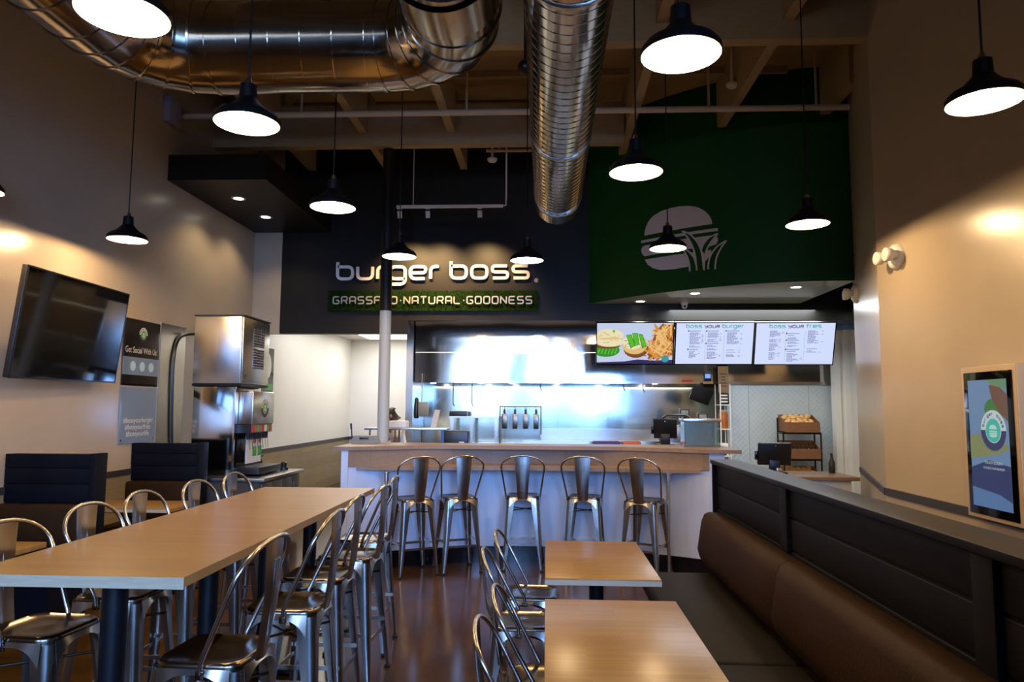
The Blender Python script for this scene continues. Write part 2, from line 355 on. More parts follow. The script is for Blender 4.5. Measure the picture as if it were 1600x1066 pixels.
# ================================================================== THE SETTING
XL, XR, DECK = -4.65, 3.10, 6.10
ZUP = lambda x, y, d: (x, y, d)                       # plan polygon extruded in z
struct('floor', MB().box(XL - .15, 5.6, -2.7, 17.0, -0.1, 0), M['floor'])
struct('ceiling', MB().box(XL - .15, 5.6, -2.7, 11.0, DECK, DECK + .15), M['deck'])
struct('kitchen_ceiling', MB().box(XL - .15, 5.6, 11.15, 17.0, 3.27, 3.4), M['wall_white'])
struct('wall_left', MB().box(XL - .15, XL, -2.7, 11.0, 0, DECK), M['wall'])
struct('left_kitchen_wall', MB().box(XL - .15, XL, 11.0, 17.0, 0, 3.27), M['wall_white'])  # same paint as the dining wall; brighter kitchen light put into its whiter colour
struct('wall_right', MB().box(XR, XR + .2, -2.7, 6.76, 0, DECK), M['wall'])
struct('right_far_wall', MB().prism([(3.1, 6.76), (3.95, 9.3), (4.15, 9.24), (3.3, 6.76)], ZUP, 0, DECK), mat('satin_wall_paint', lin(182, 167, 148), 0.27, var=0.03, scale=2.0, spec=0.6))
struct('right_kitchen_wall', MB().prism([(3.95, 9.3), (5.05, 12.15), (5.25, 12.1), (4.15, 9.24)], ZUP, 0, 3.27), mat('mirror_steel_panel', lin(170, 168, 164), .06, 1.0))
struct('wall_back', MB().box(XL, -2.3, 16.8, 16.95, 0, 3.27), M['wall_white'])
struct('back_kitchen_wall', MB().box(-2.3, 5.3, 13.5, 13.65, 0, 3.27), M['stainless'])
struct('kitchen_return_wall', MB().box(-2.42, -2.3, 12.25, 16.8, 0, 3.27), M['stainless_flat'])
rear = MB(); rear.box(XL, -3.4, -2.7, -2.5, 0, DECK); rear.box(3.0, 3.1, -2.7, -2.5, 0, DECK); rear.box(-3.4, 3.0, -2.7, -2.5, 0, 1.35); rear.box(-3.4, 3.0, -2.7, -2.5, 5.0, DECK); rear.box(-3.4, 3.0, -2.7, -2.5, 3.8, 4.0)
rear.box(-2.0, -1.5, -2.7, -2.5, 1.35, 3.9); rear.box(.65, 1.15, -2.7, -2.5, 1.35, 3.9)
struct('wall_rear', rear, M['charcoal_wood_x'])
wf = MB()
for x in (-3.4, -2.6, -.9, -.1, 1.6, 2.95): wf.box(x, x + .05, -2.66, -2.56, 1.35, 3.9)
wf.box(-3.4, 3.0, -2.66, -2.56, 2.2, 2.25)
struct('window_1', wf, M['black_metal'])
# black sign wall over the kitchen opening, with the step at the steel column
hd = MB(); hd.box(-4.2, -2.15, 11.0, 11.15, 2.83, DECK); hd.box(-2.15, .67, 11.0, 11.15, 3.04, DECK); hd.box(.67, 5.4, 11.0, 11.15, 3.04, DECK)
struct('header_wall', hd, M['black_wall'])
struct('header_return_wall', MB().box(XL, -4.2, 11.0, 11.15, 2.83, DECK), M['wall'])
# the curved green soffit wall over the order counter
def DY(x): t = min(1, max(0, (x - .67) / 3.11)); return 9.03 + 1.97 * (1 - t) ** 2.1
xs = [.67 + 3.2 * (i / 40) for i in range(41)]
gw = MB(); gw.grid([[(x, DY(x), z) for x in xs] for z in (3.3, DECK)])
struct('curved_green_wall', gw, M['green_wall'], smooth=60)
us = MB(); us.grid([[(x, DY(x), 3.3) for x in xs], [(x, 11.0, 3.3) for x in xs]])
struct('soffit_ceiling', us, M['soffit_white'])
# black bulkhead box along the left wall
struct('bulkhead_ceiling', MB().box(XL, -3.42, 8.34, 11.0, 4.45, 4.77), M['black_wall'])
# beams, joists, column, sprinkler pipe
for i, (y, x1) in enumerate(((9.45, 1.05), (6.75, 3.1))):
    struct('ceiling_beam', MB().box(XL, x1, y, y + .14, 5.28, 5.86), M['timber'])
for x in (-3.75, -2.53, -1.31, -.09, 1.13, 2.35, 3.57):
    end = 11.0 if x < .67 else DY(x)
    for a, b in ((-2.5, 6.75), (6.89, 9.45), (9.59, end)):
        if x > 3.1: a, b = max(a, 8.15), b
        if x > 1.1 and a == 6.89: b = end
        if b - a > .2 and not (x > 1.1 and a == 9.59): struct('ceiling_beam', MB().box(x - .055, x + .055, a, b, 5.46, DECK), M['timber'])
for k in range(14):
    y = -2.0 + .61 * k * 1.5
    if y < 10.8: struct('ceiling_beam', MB().box(XL, 3.1 if y < 9 else .6, y, y + .05, DECK - .09, DECK), M['timber'])
col = struct('column', MB().cyl((-2.20, 9.62, 0), (-2.20, 9.62, 3.0), .078, n=28), mat('grey_column_paint', lin(186, 190, 184), .45))
struct('column_upper', MB().cyl((-2.20, 9.62, 3.0), (-2.20, 9.62, 5.28), .08, n=28), M['black_wall'], col)
sp = MB(); sp.cyl((XL, 8.6, 5.37), (3.69, 8.6, 5.37), .038, n=14)
for x in (-3.1, -1.0, .55, 2.0, 3.3): sp.cyl((x, 8.6, 5.37), (x, 8.6, DECK - .003), .016, n=8)
solo('sprinkler_pipe', sp, M['pipe'], 'long white sprinkler pipe crossing below the ceiling joists', 'pipe')
sp = MB(); sp.cyl((-.9, 10.3, 5.5), (.5, 10.3, 5.5), .025, n=10); sp.cyl((-.7, 10.3, 5.5), (-.7, 10.3, DECK), .014, n=8); sp.cyl((.1, 10.3, 5.5), (.1, 10.3, DECK), .014, n=8)
solo('branch_pipe', sp, M['pipe'], 'short white branch pipe behind the beam above the sign wall', 'pipe')
# rails and wainscot
struct('trim_1', MB().box(XL, XL + .02, -2.5, 16.8, .925, .99), M['rail'])
struct('trim_2', MB().box(XR - .02, XR, -2.5, 6.75, .92, .985), M['rail'])
struct('trim_3', MB().prism([(3.1, 6.76), (3.9, 9.15), (3.88, 9.157), (3.08, 6.767)], ZUP, .92, .985), M['rail'])
struct('trim_4', MB().box(XL, XL + .012, -2.5, 16.8, 0, .925), M['wainscot'])
struct('trim_5', MB().box(XL, -2.42, 16.77, 16.8, .925, .99), M['rail'])
dfr = MB(); dfr.box(4.74, 4.84, 12.0, 12.15, 0, 3.0); dfr.box(4.9, 5.04, 11.95, 12.1, 0, 3.0); dfr.box(4.84, 4.9, 12.04, 12.12, 0, 3.0)
struct('door_1', dfr, M['wall_white'])

# ================================================================== DUCTS
ZC = 4.27
def duct_path():
    R_ = .55; P = [(-2.92, -.6, ZC), (-2.92, 4.85 - R_, ZC)]
    for k in range(1, 6): a = PI / 2 * k / 5; P.append((-2.92 + R_ - R_ * math.cos(a), 4.85 - R_ + R_ * math.sin(a), ZC))
    P.append((-.60 - R_, 4.85, ZC))
    for k in range(1, 6): a = PI / 2 * k / 5; P.append((-.60 - R_ + R_ * math.sin(a), 4.85 - R_ + R_ * math.cos(a), ZC))
    P.append((-.60, -.6, ZC)); return P
dp = duct_path(); RD = .315
t = thing('round_duct', 'wide galvanised duct bending in a U along the upper left', 'duct', (0, 0, 0))
part('duct_run', MB().tube(dp, RD, 48, caps=False), M['duct'], t, smooth=14)
def ring(mb, c, axis, r, wdt=.012, n=40, th=.008):
    a = Vector(axis).normalized(); c = Vector(c)
    mb.tube([c - a * wdt / 2, c + a * wdt / 2], r + th, n)
for i in range(1, len(dp) - 1):
    a = Vector(dp[i - 1]); b = Vector(dp[i]); c = Vector(dp[i + 1]); ax = (b - a).normalized() + (c - b).normalized(); rb = MB(); ring(rb, b, ax, RD, .016); part('duct_seam', rb, M['duct'], t)
for k in range(10):
    y = 4.1 - .32 * k
    for x, sl in ((-2.92, .1), (-.60, -.1)):
        if x < -1 or k > 0: rb = MB(); ring(rb, (x, y, ZC), (sl, 1, 0), RD); part('duct_seam', rb, M['duct'], t)
for k in range(5): rb = MB(); ring(rb, (-2.15 + .22 * k, 4.85, ZC), (1, .12, 0), RD, .006, th=.0025); part('duct_seam', rb, M['duct'], t)
part('collar', MB().tube([(-.60, 3.86, ZC), (-.60, 4.16, ZC)], RD + .02, 48, caps=False), M['duct'], t)
for x, y in ((-2.92, 2.2), (-.60, 2.4), (-1.66, 4.85)): part('hanger', MB().box(x - .015, x + .015, y - .015, y + .015, ZC + RD, DECK), M['stainless_flat'], t)
XD, ZD, R2 = .12, 3.93, .245
t = thing('spiral_duct', 'straight ribbed spiral duct hanging over the middle of the room', 'duct')
part('duct_run', MB().lathe([(R2, -1.2), (R2, 7.64), (R2 * .96, 7.70), (R2 * .88, 7.72), (.001, 7.725)], (XD, 0, ZD), 48, 'y'), M['duct'], t, smooth=30)
hx = []; turns = int(8.6 / .1)
for k in range(turns * 20): a = 2 * PI * k / 20; hx.append((XD + R2 * math.cos(a), -1.1 + .1 * k / 20, ZD + R2 * math.sin(a)))
part('spiral_seam', MB().tube(hx, .0045, 5), M['duct'], t)
for y in (1.0, 3.4, 5.6, 7.3):
    hs = MB()
    for s in (-1, 1): hs.box(XD + s * (R2 + .006) - .002, XD + s * (R2 + .006) + .002, y, y + .03, ZD, 5.46)
    ring(hs, (XD, y + .015, ZD), (0, 1, 0), R2, .03, th=.007)
    part('hanger_strap', hs, M['stainless_flat'], t)

# ================================================================== PENDANT LAMPS
def build_pendant(label):
    t = thing('pendant_lamp', label, 'lamp', group='black warehouse pendant lamps')
    outer = [(.012, .235), (.045, .23), (.05, .15), (.075, .12), (.11, .085), (.16, .058), (.182, .03), (.184, 0)]
    inner = [(.178, .001), (.176, .026), (.155, .05), (.105, .077), (.07, .112), (.044, .145), (.04, .2), (.001, .2)]
    part('shade', MB().lathe(outer + [(.178, .001)], n=48), M['black_metal'], t)
    part('shade_lining', MB().lathe([(.1779, .0015)] + inner[1:], n=48), M['lamp_white'], t, label='white enamel inside of the shade')
    part('socket_cap', MB().lathe([(.001, .275), (.014, .27), (.02, .25), (.024, .235), (.001, .235)], n=20), M['chrome'], t)
    part('cord', MB().cyl((0, 0, .27), (0, 0, 2.80), .006, n=8), M['black_plastic'], t)
    part('canopy', MB().lathe([(.001, 2.775), (.05, 2.78), (.06, 2.808)], n=20), M['black_plastic'], t)
    part('bulb', MB().lathe([(.001, .035), (.02, .04), (.03, .06), (.03, .08), (.018, .11), (.014, .15), (.001, .15)], n=20), M['bulb'], t)
    l = bpy.data.lights.new('pendant_light', 'POINT'); l.energy = PENDANT_W; l.color = WARM; l.shadow_soft_size = .03
    o = bpy.data.objects.new('pendant_light', l); C.objects.link(o); o.parent = t; o.location = (0, 0, .028)
    return t
LP = [(.61, 3.14, 'pendant lamp nearest above the right-hand dining tables, large at the top of the photo'),
      (.61, 4.77, 'pendant lamp second out above the right-hand dining tables, beside the spiral duct'),
      (1.22, 7.12, 'pendant lamp hanging in front of the burger logo on the green wall'),
      (2.27, 6.2, 'pendant lamp hanging in front of the plain right part of the green wall'),
      (2.28, 3.70, 'pendant lamp close to the right wall above the touch-screen kiosk'),
      (-1.70, 3.85, 'pendant lamp over the long table, in front of the round duct'),
      (-1.72, 5.56, 'pendant lamp over the far end of the long table, left of the steel column'),
      (-4.06, 6.62, 'pendant lamp by the left wall, over the booths and right of the television'),
      (-1.57, 7.45, 'pendant lamp over the bar, hanging against the dark steel column'),
      (-.21, 7.68, 'pendant lamp over the bar, covering the last letters of the sign'),
      (-1.74, 2.72, 'pendant lamp largest and nearest at the upper left, below the duct elbow'),
      (-4.27, 5.02, 'pendant lamp cut off by the left edge of the photo')]
p0 = None
for x, y, lb in LP:
    if p0 is None: p0 = build_pendant(lb); p0.location = (x, y, 3.29)
    else: dup(p0, (x, y, 3.29), random.uniform(0, 3), lb)

# ================================================================== STOOLS AND CHAIRS
def seat_outline(h, r, n=6):
    pts = []
    for cx, cy, a0 in ((h - r, h - r, 0), (-h + r, h - r, PI / 2), (-h + r, -h + r, PI), (h - r, -h + r, 1.5 * PI)):
        for k in range(n + 1): a = a0 + PI / 2 * k / n; pts.append((cx + r * math.cos(a), cy + r * math.sin(a)))
    return pts
def build_seat(name, label, cat, group, SH, TOP, SW, FW, lean, hoopw):
    """Pressed-steel cafe seat: faces +y.  SH seat height, TOP back height, SW half seat, FW half foot spread."""
    t = thing(name, label, cat, group=group)
    o1 = seat_outline(SW, .07); mb = MB()
    rings = [(.0, -.006), (.55, -.012), (.86, -.006), (.95, .0), (1.0, -.006), (1.012, -.016), (1.016, -.034)]
    vs = []; n = len(o1)
    for s, dz in rings: vs += [(x * max(s, .001), y * max(s, .001), SH + dz) for x, y in o1]
    fs = [(i * n + k, i * n + (k + 1) % n, (i + 1) * n + (k + 1) % n, (i + 1) * n + k) for i in range(len(rings) - 1) for k in range(n)]
    mb.add(vs, fs)
    part('seat', mb, M['steel_dark'], t, smooth=50)
    # arched apron between the legs
    ap = MB()
    for sx, sy in ((1, 0), (-1, 0), (0, 1), (0, -1)):
        rows = []
        for k in range(13):
            u = -1 + k / 6; dep = .018 + .075 * abs(u) ** 3; row = []
            for q in (0, 1):
                e = SW * 1.0 + .006 + (.012 if q else 0); a = u * (SW - .03); z = SH - .02 - q * dep
                row.append((a, sy * e, z) if sx == 0 else (sx * e, a, z))
            rows.append(row)
        ap.grid(rows)
    part('apron', ap, M['steel'], t, solid=.002)
    for sx in (-1, 1):
        for sy in (-1, 1):
            # folded L-section leg with a rounded outer corner, tapering to the foot
            rows = []
            for k in range(9):
                f = k / 8; z = (SH - .03) * (1 - f) + .012 * f; c = SW * 1.0 + (FW - SW) * f; wd = .084 * (1 - f) + .027 * f; r = min(.03, wd * .6)
                row = [(sx * c, sy * (c - wd), z)]
                for j in range(7): a = PI / 2 * j / 6; row.append((sx * (c - r + r * math.cos(a)), sy * (c - r + r * math.sin(a)), z))
                row.append((sx * (c - wd), sy * c, z)); rows.append(row)
            lg = part('leg', MB().grid(rows), M['steel'], t, smooth=60, solid=.003)
            part('foot_cap', MB().box(sx * FW - .017 - sx * .012, sx * FW + .017 - sx * .012, sy * FW - .017 - sy * .012, sy * FW + .017 - sy * .012, 0, .02, .004), M['black_plastic'], lg, label='black rubber foot cap')
    st = MB()
    if SH > .6:
        f = 1 - .27 / SH; c = SW + (FW - SW) * f - .012; z = .27
        for s in (-1, 1): st.box(-c, c, s * c - .004, s * c + .004, z - .011, z + .011); st.box(s * c - .004, s * c + .004, -c, c, z + .03, z + .052)
        part('foot_rail', st, M['steel'], t)
    f = 1 - (SH * .78) / SH; c = SW + (FW - SW) * f - .02; st = MB(); z = SH * .8
    st.cyl((-c, -c, z), (c, c, z), .006, n=8); st.cyl((-c, c, z), (c, -c, z + .012), .006, n=8)
    part('cross_brace', st, M['steel_dark'], t)
    # hoop back
    y0 = -.03; y1 = -SW - lean; H = TOP - SH; P = []
    for k in range(31):
        u = -1 + k / 15; a = abs(u); sg = 1 if u > 0 else -1
        if a > .45:                                   # side rail, rising and widening
            g = (a - .45) / .55; x = sg * ((SW + .012) * g + hoopw * (1 - g)); hz = SH - .035 + (H * .70 + .035) * (1 - g)
        else:
            b = a / .45 * PI / 2; x = sg * hoopw * math.sin(b) ** .9 if a else 0; hz = SH + H * .70 + H * .30 * math.cos(b)
        yy = y0 + (y1 - y0) * max(0, (hz - SH)) / H; P.append((x, yy, hz))
    part('back_hoop', MB().tube(P, .0095, 10), M['steel'], t, smooth=60)
    for s in (-1, 1):
        bk = MB().box(s * (SW + .012) - .008, s * (SW + .012) + .008, y0 - .016, y0 + .016, SH - .055, SH - .022, .004)
        part('hoop_bracket', bk, M['steel_dark'], t)
    rows = []
    for k in range(9):
        f = k / 8; z = SH - .03 + (H + .018) * f; wd = .052 + .032 * f
        yy = (-SW - .008) + ((y1 + .004) - (-SW - .008)) * f - .022 * math.sin(PI * min(1, f * 1.0)) * .6
        rows.append([(x * wd, yy - .012 * (1 - x * x), z) for x in (-1, -.6, -.2, .2, .6, 1)])
    sp_ = part('back_splat', MB().grid(rows), M['steel'], t, smooth=60, solid=.003)
    em = MB(); L = []
    for fx, f in ((-1, .2), (-1, .84), (1, .84), (1, .2)):
        z = SH - .03 + (H + .018) * f; yy = (-SW - .008) + ((y1 + .004) - (-SW - .008)) * f - .022 * math.sin(PI * f) * .6 - .0135
        L.append((fx * .022 * (.8 + .3 * f), yy, z))
    em.tube(L, .0028, 6, closed=True)
    part('embossed_frame', em, M['steel'], sp_)
    return t
stool0 = [None]
def stool(x, y, rz, label):
    if stool0[0] is None:
        stool0[0] = build_seat('bar_stool', label, 'bar stool', 'steel bar stools', .765, 1.19, .168, .213, .055, .228); o = stool0[0]; o.location = (x, y, 0); o.rotation_euler = (0, 0, rz); return o
    return dup(stool0[0], (x, y, 0), rz, label)
def R(d): return math.radians(d)
for i, (x, y, a) in enumerate(((-1.27, 2.80, 88), (-1.23, 3.48, 91), (-1.28, 4.07, 90), (-1.25, 4.62, 86), (-1.31, 5.20, 91))):
    stool(x, y, R(a), ['steel bar stool nearest the camera, at the near right corner of the long table', 'steel bar stool second from the front on the aisle side of the long table',
                       'steel bar stool third from the front on the long table aisle side', 'steel bar stool second from the far end on the aisle side of the long table',
                       'steel bar stool at the far end on the aisle side of the long table'][i])
for i, (x, y, a) in enumerate(((-2.14, 3.04, -94), (-2.14, 3.63, -90), (-2.17, 4.17, -88), (-2.15, 4.78, -90), (-2.14, 5.34, -90))):
    stool(x, y, R(a), ['steel bar stool cut by the left edge, tucked under the long table', 'steel bar stool second from the front on the booth side of the long table',
                       'steel bar stool third from the front on the long table booth side', 'steel bar stool second from the far end on the booth side of the long table',
                       'steel bar stool at the far end on the booth side of the long table'][i])
for i, (x, y, a) in enumerate(((-1.373, 7.445, 31), (-.93, 7.63, 23), (-.245, 7.78, 0), (.41, 7.74, -9), (1.02, 7.52, -29))):
    stool(x, y, R(a), 'steel bar stool at the curved bar, ' + ['leftmost, beside the left steel post', 'second from the left post', 'middle one with its back square on',
                                                        'fourth from the left, behind the far table', 'rightmost, beside the right steel post'][i])
chair0 = None
for i, (x, y, a) in enumerate(((-.10, 5.0, -92), (-.13, 4.36, -88), (.0, 3.45, -90), (-.03, 2.92, -91))):
    lb = ['low steel cafe chair farthest back, at the far dining table', 'low steel cafe chair at the near corner of the far dining table',
          'low steel cafe chair at the far corner of the near dining table', 'low steel cafe chair nearest the camera, cut by the bottom edge'][i]
    if chair0 is None: chair0 = build_seat('cafe_chair', lb, 'chair', 'low steel cafe chairs', .45, .85, .178, .215, .07, .215); chair0.location = (x, y, 0); chair0.rotation_euler = (0, 0, R(a))
    else: dup(chair0, (x, y, 0), R(a), lb)

# ================================================================== TABLES
t = thing('communal_table', 'long bar-height communal table with a butcher-block wood top', 'table', (-1.805, 4.2, 0))
part('tabletop', MB().box(-.442, .442, -1.5, 1.5, 1.012, 1.05), M['long_wood'], t)
for y in (-1.503, 1.5): part('end_band', MB().box(-.443, .443, y, y + .003, 1.006, 1.0495), M['table_edge'], t, label='grey laminate end edge')
for y in (-1.2, -.35, .45, 1.3):
    part('pedestal', MB().cyl((0, y, .03), (0, y, 1.012), .05, n=24), M['black_metal'], t)
    ft = MB(); ft.box(-.32, .32, y - .04, y + .04, 0, .03, .01); ft.box(-.04, .04, y - .12, y + .12, 0, .028, .01)
    part('base_foot', ft, M['black_metal'], t)
def dining_table(name, label, cx, cy, wx, wy, group=None):
    t = thing(name, label, 'table', (cx, cy, 0), 0, group)
    part('tabletop', MB().box(-wx / 2, wx / 2, -wy / 2, wy / 2, .713, .75, .003), M['table_wood'], t)
    part('edge_band', MB().box(-wx / 2 - .001, wx / 2 + .001, -wy / 2 - .002, -wy / 2 + .001, .714, .742), M['table_edge'], t, label='grey laminate front edge')
    part('pedestal', MB().cyl((0, 0, .03), (0, 0, .713), .045, n=24), M['black_metal'], t)
    b = MB(); b.box(-.26, .26, -.04, .04, 0, .03, .01); b.box(-.04, .04, -.26, .26, 0, .029, .01); b.box(-.16, .16, -.16, .16, .69, .713)
    part('base_foot', b, M['black_metal'], t)
    return t
dining_table('dining_table', 'wooden dining table nearest the camera, beside the banquette', .317, 3.085, .643, 1.13, 'dining tables at the banquette')
dining_table('dining_table', 'wooden dining table second from the camera, beside the banquette', .317, 4.645, .643, 1.13, 'dining tables at the banquette')
dining_table('booth_table', 'wooden booth table at the left edge, in front of the nearer booth', -4.02, 4.58, 1.14, .62, 'booth tables')
dining_table('booth_table', 'wooden booth table between the two left booths', -4.02, 6.78, 1.14, .56, 'booth tables')

# ================================================================== BANQUETTE AND DIVIDER (right)
t = thing('divider_screen', 'long charcoal plank divider with a flat cap behind the banquette', 'divider', (1.42, 0, 0))
part('cap', MB().box(-.012, .2, -.6, 6.28, 1.225, 1.26, .004), M['cap_wood'], t)
seams = (.455, .66, .86, 1.05, 1.225)
pl = MB()
for a, b in zip(seams, seams[1:]): pl.box(.03, .16, -.6, 6.24, a + .006, b - .006, .006)
pl.box(.04, .155, -.6, 6.23, 0, 1.22)
part('plank_panel', pl, M['charcoal_wood'], t)
for y in (4.45, 2.47, .6): part('post', MB().box(.005, .03, y - .06, y + .06, .45, 1.225, .003), M['charcoal_wood'], t)
part('end_panel', MB().box(0.0, .17, 6.24, 6.27, 0, 1.225), M['charcoal_wood'], t)
t = thing('banquette', 'dark brown leather banquette bench along the charcoal divider', 'bench', (0, 0, 0))
part('base', MB().box(.78, 1.42, -.5, 5.66, 0, .34), M['black_metal'], t)
def cushion_back(y0, y1):
    rows = []; prof = [(1.435, .36), (1.27, .44), (1.215, .52), (1.20, .58), (1.235, .80), (1.26, .855), (1.30, .872), (1.36, .868), (1.435, .84)]
    n = 14
    for k in range(n + 1):
        f = k / n; y = y0 + (y1 - y0) * f; e = min(f, 1 - f) * (y1 - y0); sh = max(0, 1 - e / .035) ** 2 * .02
        rows.append([(x + sh, y, z - sh * .5) for x, z in prof])
    m = MB().grid(rows); m.add(rows[0], [tuple(range(len(prof)))]); m.add(rows[-1], [tuple(range(len(prof)))]); return m
for a, b in ((4.07, 5.95), (2.2, 4.065), (.33, 2.195)): part('back_cushion', cushion_back(a, b), M['leather'], t, smooth=60)
for a, b in ((3.69, 5.66), (1.9, 3.685), (.1, 1.895)): part('seat_cushion', MB().box(.72, 1.34, a, b, .34, .45, .03), M['leather_black'], t)

# ================================================================== LEFT BOOTHS
def booth(y, label, double):
    t = thing('booth_bench', label, 'booth', (-4.235, y, 0), 0, 'booths on the left wall')
    zs = (.86, 1.02, 1.155, 1.275); p = MB()
    for a, b in zip(zs, zs[1:]): p.box(-.41, .345, -.005, .05, a + .003, b - .003, .003)
    p.box(-.41, .36, .01, .13, 0, 1.27)
    part('plank_panel', p, M['charcoal_wood_x'], t)
    part('end_post', MB().box(.345, .405, -.02, .14, 0, 1.28, .004), M['charcoal_wood_x'], t)
    part('back_cushion', MB().box(-.41, .345, -.11, 0, .44, .86, .035), M['leather'], t)
    part('seat_cushion', MB().box(-.38, .38, -.52, -.02, .35, .45, .03), M['leather'], t)
    part('base', MB().box(-.37, .37, -.48, 0, 0, .35), M['charcoal_wood_x'], t)
    return t
booth(6.0, 'charcoal plank booth bench with brown cushions nearer the camera at the left edge', 1)
booth(7.88, 'charcoal plank booth bench with brown cushions farther back, by the drink counter', 1)

# ================================================================== CURVED BAR
def WY(x): return 8.06 - .60 * ((x + .2) / 1.85) ** 2
XB0, XB1 = -2.06, 1.66
bx = [XB0 + (XB1 - XB0) * i / 48 for i in range(49)]
def arc_wall(z0, z1, front, back): 
    m = MB(); A = [(x, front(x)) for x in bx]; B = [(x, back(x)) for x in bx]
    m.grid([[(x, y, z0) for x, y in A], [(x, y, z1) for x, y in A], [(x, y, z1) for x, y in B], [(x, y, z0) for x, y in B], [(x, y, z0) for x, y in A]])
    for i in (0, -1): m.add([(A[i][0], A[i][1], z0), (A[i][0], A[i][1], z1), (B[i][0], B[i][1], z1), (B[i][0], B[i][1], z0)], [(0, 1, 2, 3)])
    return m
t = thing('bar_counter', 'curved whitewashed bar with a wooden top and eating ledge below the sign', 'bar', (0, 0, 0))
part('front_panel', arc_wall(.17, 1.235, WY, lambda x: WY(x) + .1), M['bar_white'], t, smooth=30)
part('kick_plate', arc_wall(0, .17, lambda x: WY(x) - .012, lambda x: WY(x) + .09), M['black_tile'], t, label='black tiled kick plate', smooth=30)
part('fascia', arc_wall(1.065, 1.235, lambda x: WY(x) - .02, lambda x: WY(x) + .0), M['bar_wood'], t, label='taupe wood fascia', smooth=30)
ty = lambda x: WY(x) - .05
m = MB(); X2 = [-2.22 + (1.98 + 2.22) * i / 56 for i in range(57)]; top = lambda x: min(WY(max(XB0, min(XB1, x))), 7.9) - .05
A = [(x, top(x)) for x in X2]; B = [(x, 8.35) for x in X2]
m.grid([[(x, y, 1.237) for x, y in A], [(x, y, 1.277) for x, y in A], [(x, y, 1.277) for x, y in B], [(x, y, 1.237) for x, y in B], [(x, y, 1.237) for x, y in A]])
for i in (0, -1): m.add([(A[i][0], A[i][1], 1.237), (A[i][0], A[i][1], 1.277), (B[i][0], B[i][1], 1.277), (B[i][0], B[i][1], 1.237)], [(0, 1, 2, 3)])
part('countertop', m, M['bar_wood'], t, smooth=30)
LX0, LX1 = -1.98, 1.58
def LY(x): 
    y = 7.64 - .17 * ((x + .2) / 1.5) ** 2
    e = min(x - LX0, LX1 - x); c = max(0, 1 - e / .36); return min(y + c * .1, WY(x) - .03)
lx = [LX0 + (LX1 - LX0) * i / 60 for i in range(61)]
m = MB(); A = [(x, LY(x)) for x in lx]; B = [(x, WY(x) - .018) for x in lx]
m.grid([[(x, y, 1.03) for x, y in A], [(x, y, 1.068) for x, y in A], [(x, y, 1.068) for x, y in B], [(x, y, 1.03) for x, y in B], [(x, y, 1.03) for x, y in A]])
part('eating_ledge', m, M['bar_wood'], t, smooth=30)
for px, py in ((-1.63, 7.33), (1.255, 7.52)):
    m = MB().cyl((px, py, .0), (px, py, 1.03), .0185, n=18); m.lathe([(.05, 0), (.05, .008), (.02, .012)], (px, py, 0), 20); m.lathe([(.02, .93), (.026, .935), (.026, 1.015), (.045, 1.02), (.045, 1.03)], (px, py, 0), 20)
    part('ledge_post', m, M['stainless_soft'], t, label='polished steel post under the ledge')
part('end_pilaster', MB().box(XB0 - .07, XB0, WY(XB0) - .03, WY(XB0) + .8, .17, 1.236), M['bar_white'], t)
part('end_pilaster', MB().box(XB1, XB1 + .16, WY(XB1), WY(XB1) + .8, .17, 1.236), M['bar_white'], t)

# ================================================================== SIGNS ON THE BLACK WALL
SF = lambda a, b, d: (a, 11.0 - d, b)
mb = MB(); wl, gp, sw = .285, .034, .047
letters(mb, 'burger', -3.305, 3.668, wl, .238, sw, gp, SF, .03, .06); letters(mb, 'boss', -1.508, 3.674, wl, .238, sw, gp + .004, SF, .03, .06)
t = thing('wall_sign', 'white raised lettering reading burger boss on the black wall', 'sign', (0, 0, 0))
part('lettering', mb, M['sign_white'], t)
mb = MB(); rr = [(-.155 + .028 * math.cos(a), 3.668 + .028 * math.sin(a)) for a in [2 * PI * k / 20 for k in range(20)]]
ribbon(mb, rr, .007, SF, .003, .01, True); letters(mb, 'R', -.169, 3.653, .026, .03, .007, 0, SF, .003, .01)
part('registered_mark', mb, M['logo_white'], t)
t = thing('grass_sign', 'grass panel below the sign reading GRASSFED NATURAL GOODNESS', 'sign', (0, 0, 0))
part('backing', MB().box(-3.42, -.135, 10.955, 11.0, 3.185, 3.5), M['grass'], t)
gm = MB(); rnd = random.Random(3)
for k in range(5200):
    x = rnd.uniform(-3.43, -.125); z = rnd.uniform(3.18, 3.505); a = rnd.uniform(0, 2 * PI); l = rnd.uniform(.012, .03); wv = .004
    dx, dz = math.cos(a), math.sin(a); e = rnd.uniform(.012, .03)
    gm.add([(x - dz * wv, 10.956, z + dx * wv), (x + dz * wv, 10.956, z - dx * wv), (x + dx * l, 10.956 - e, z + dz * l)], [(0, 1, 2)])
g = part('grass_blades', gm, M['grass'], t); g['kind'] = 'stuff'
mb = MB(); words = 'GRASSFED·NATURAL·GOODNESS'; wl2 = .1075; gp2 = (3.122 - sum(wl2 * WID.get(c, 1) for c in words)) / (len(words) - 1)
letters(mb, words, -3.336, 3.284, wl2, .127, .019, gp2, SF, .078, .088, .3)
part('lettering', mb, mat('brushed_letter_steel', lin(190, 184, 176), .35, .5), t, label='brushed steel letters')

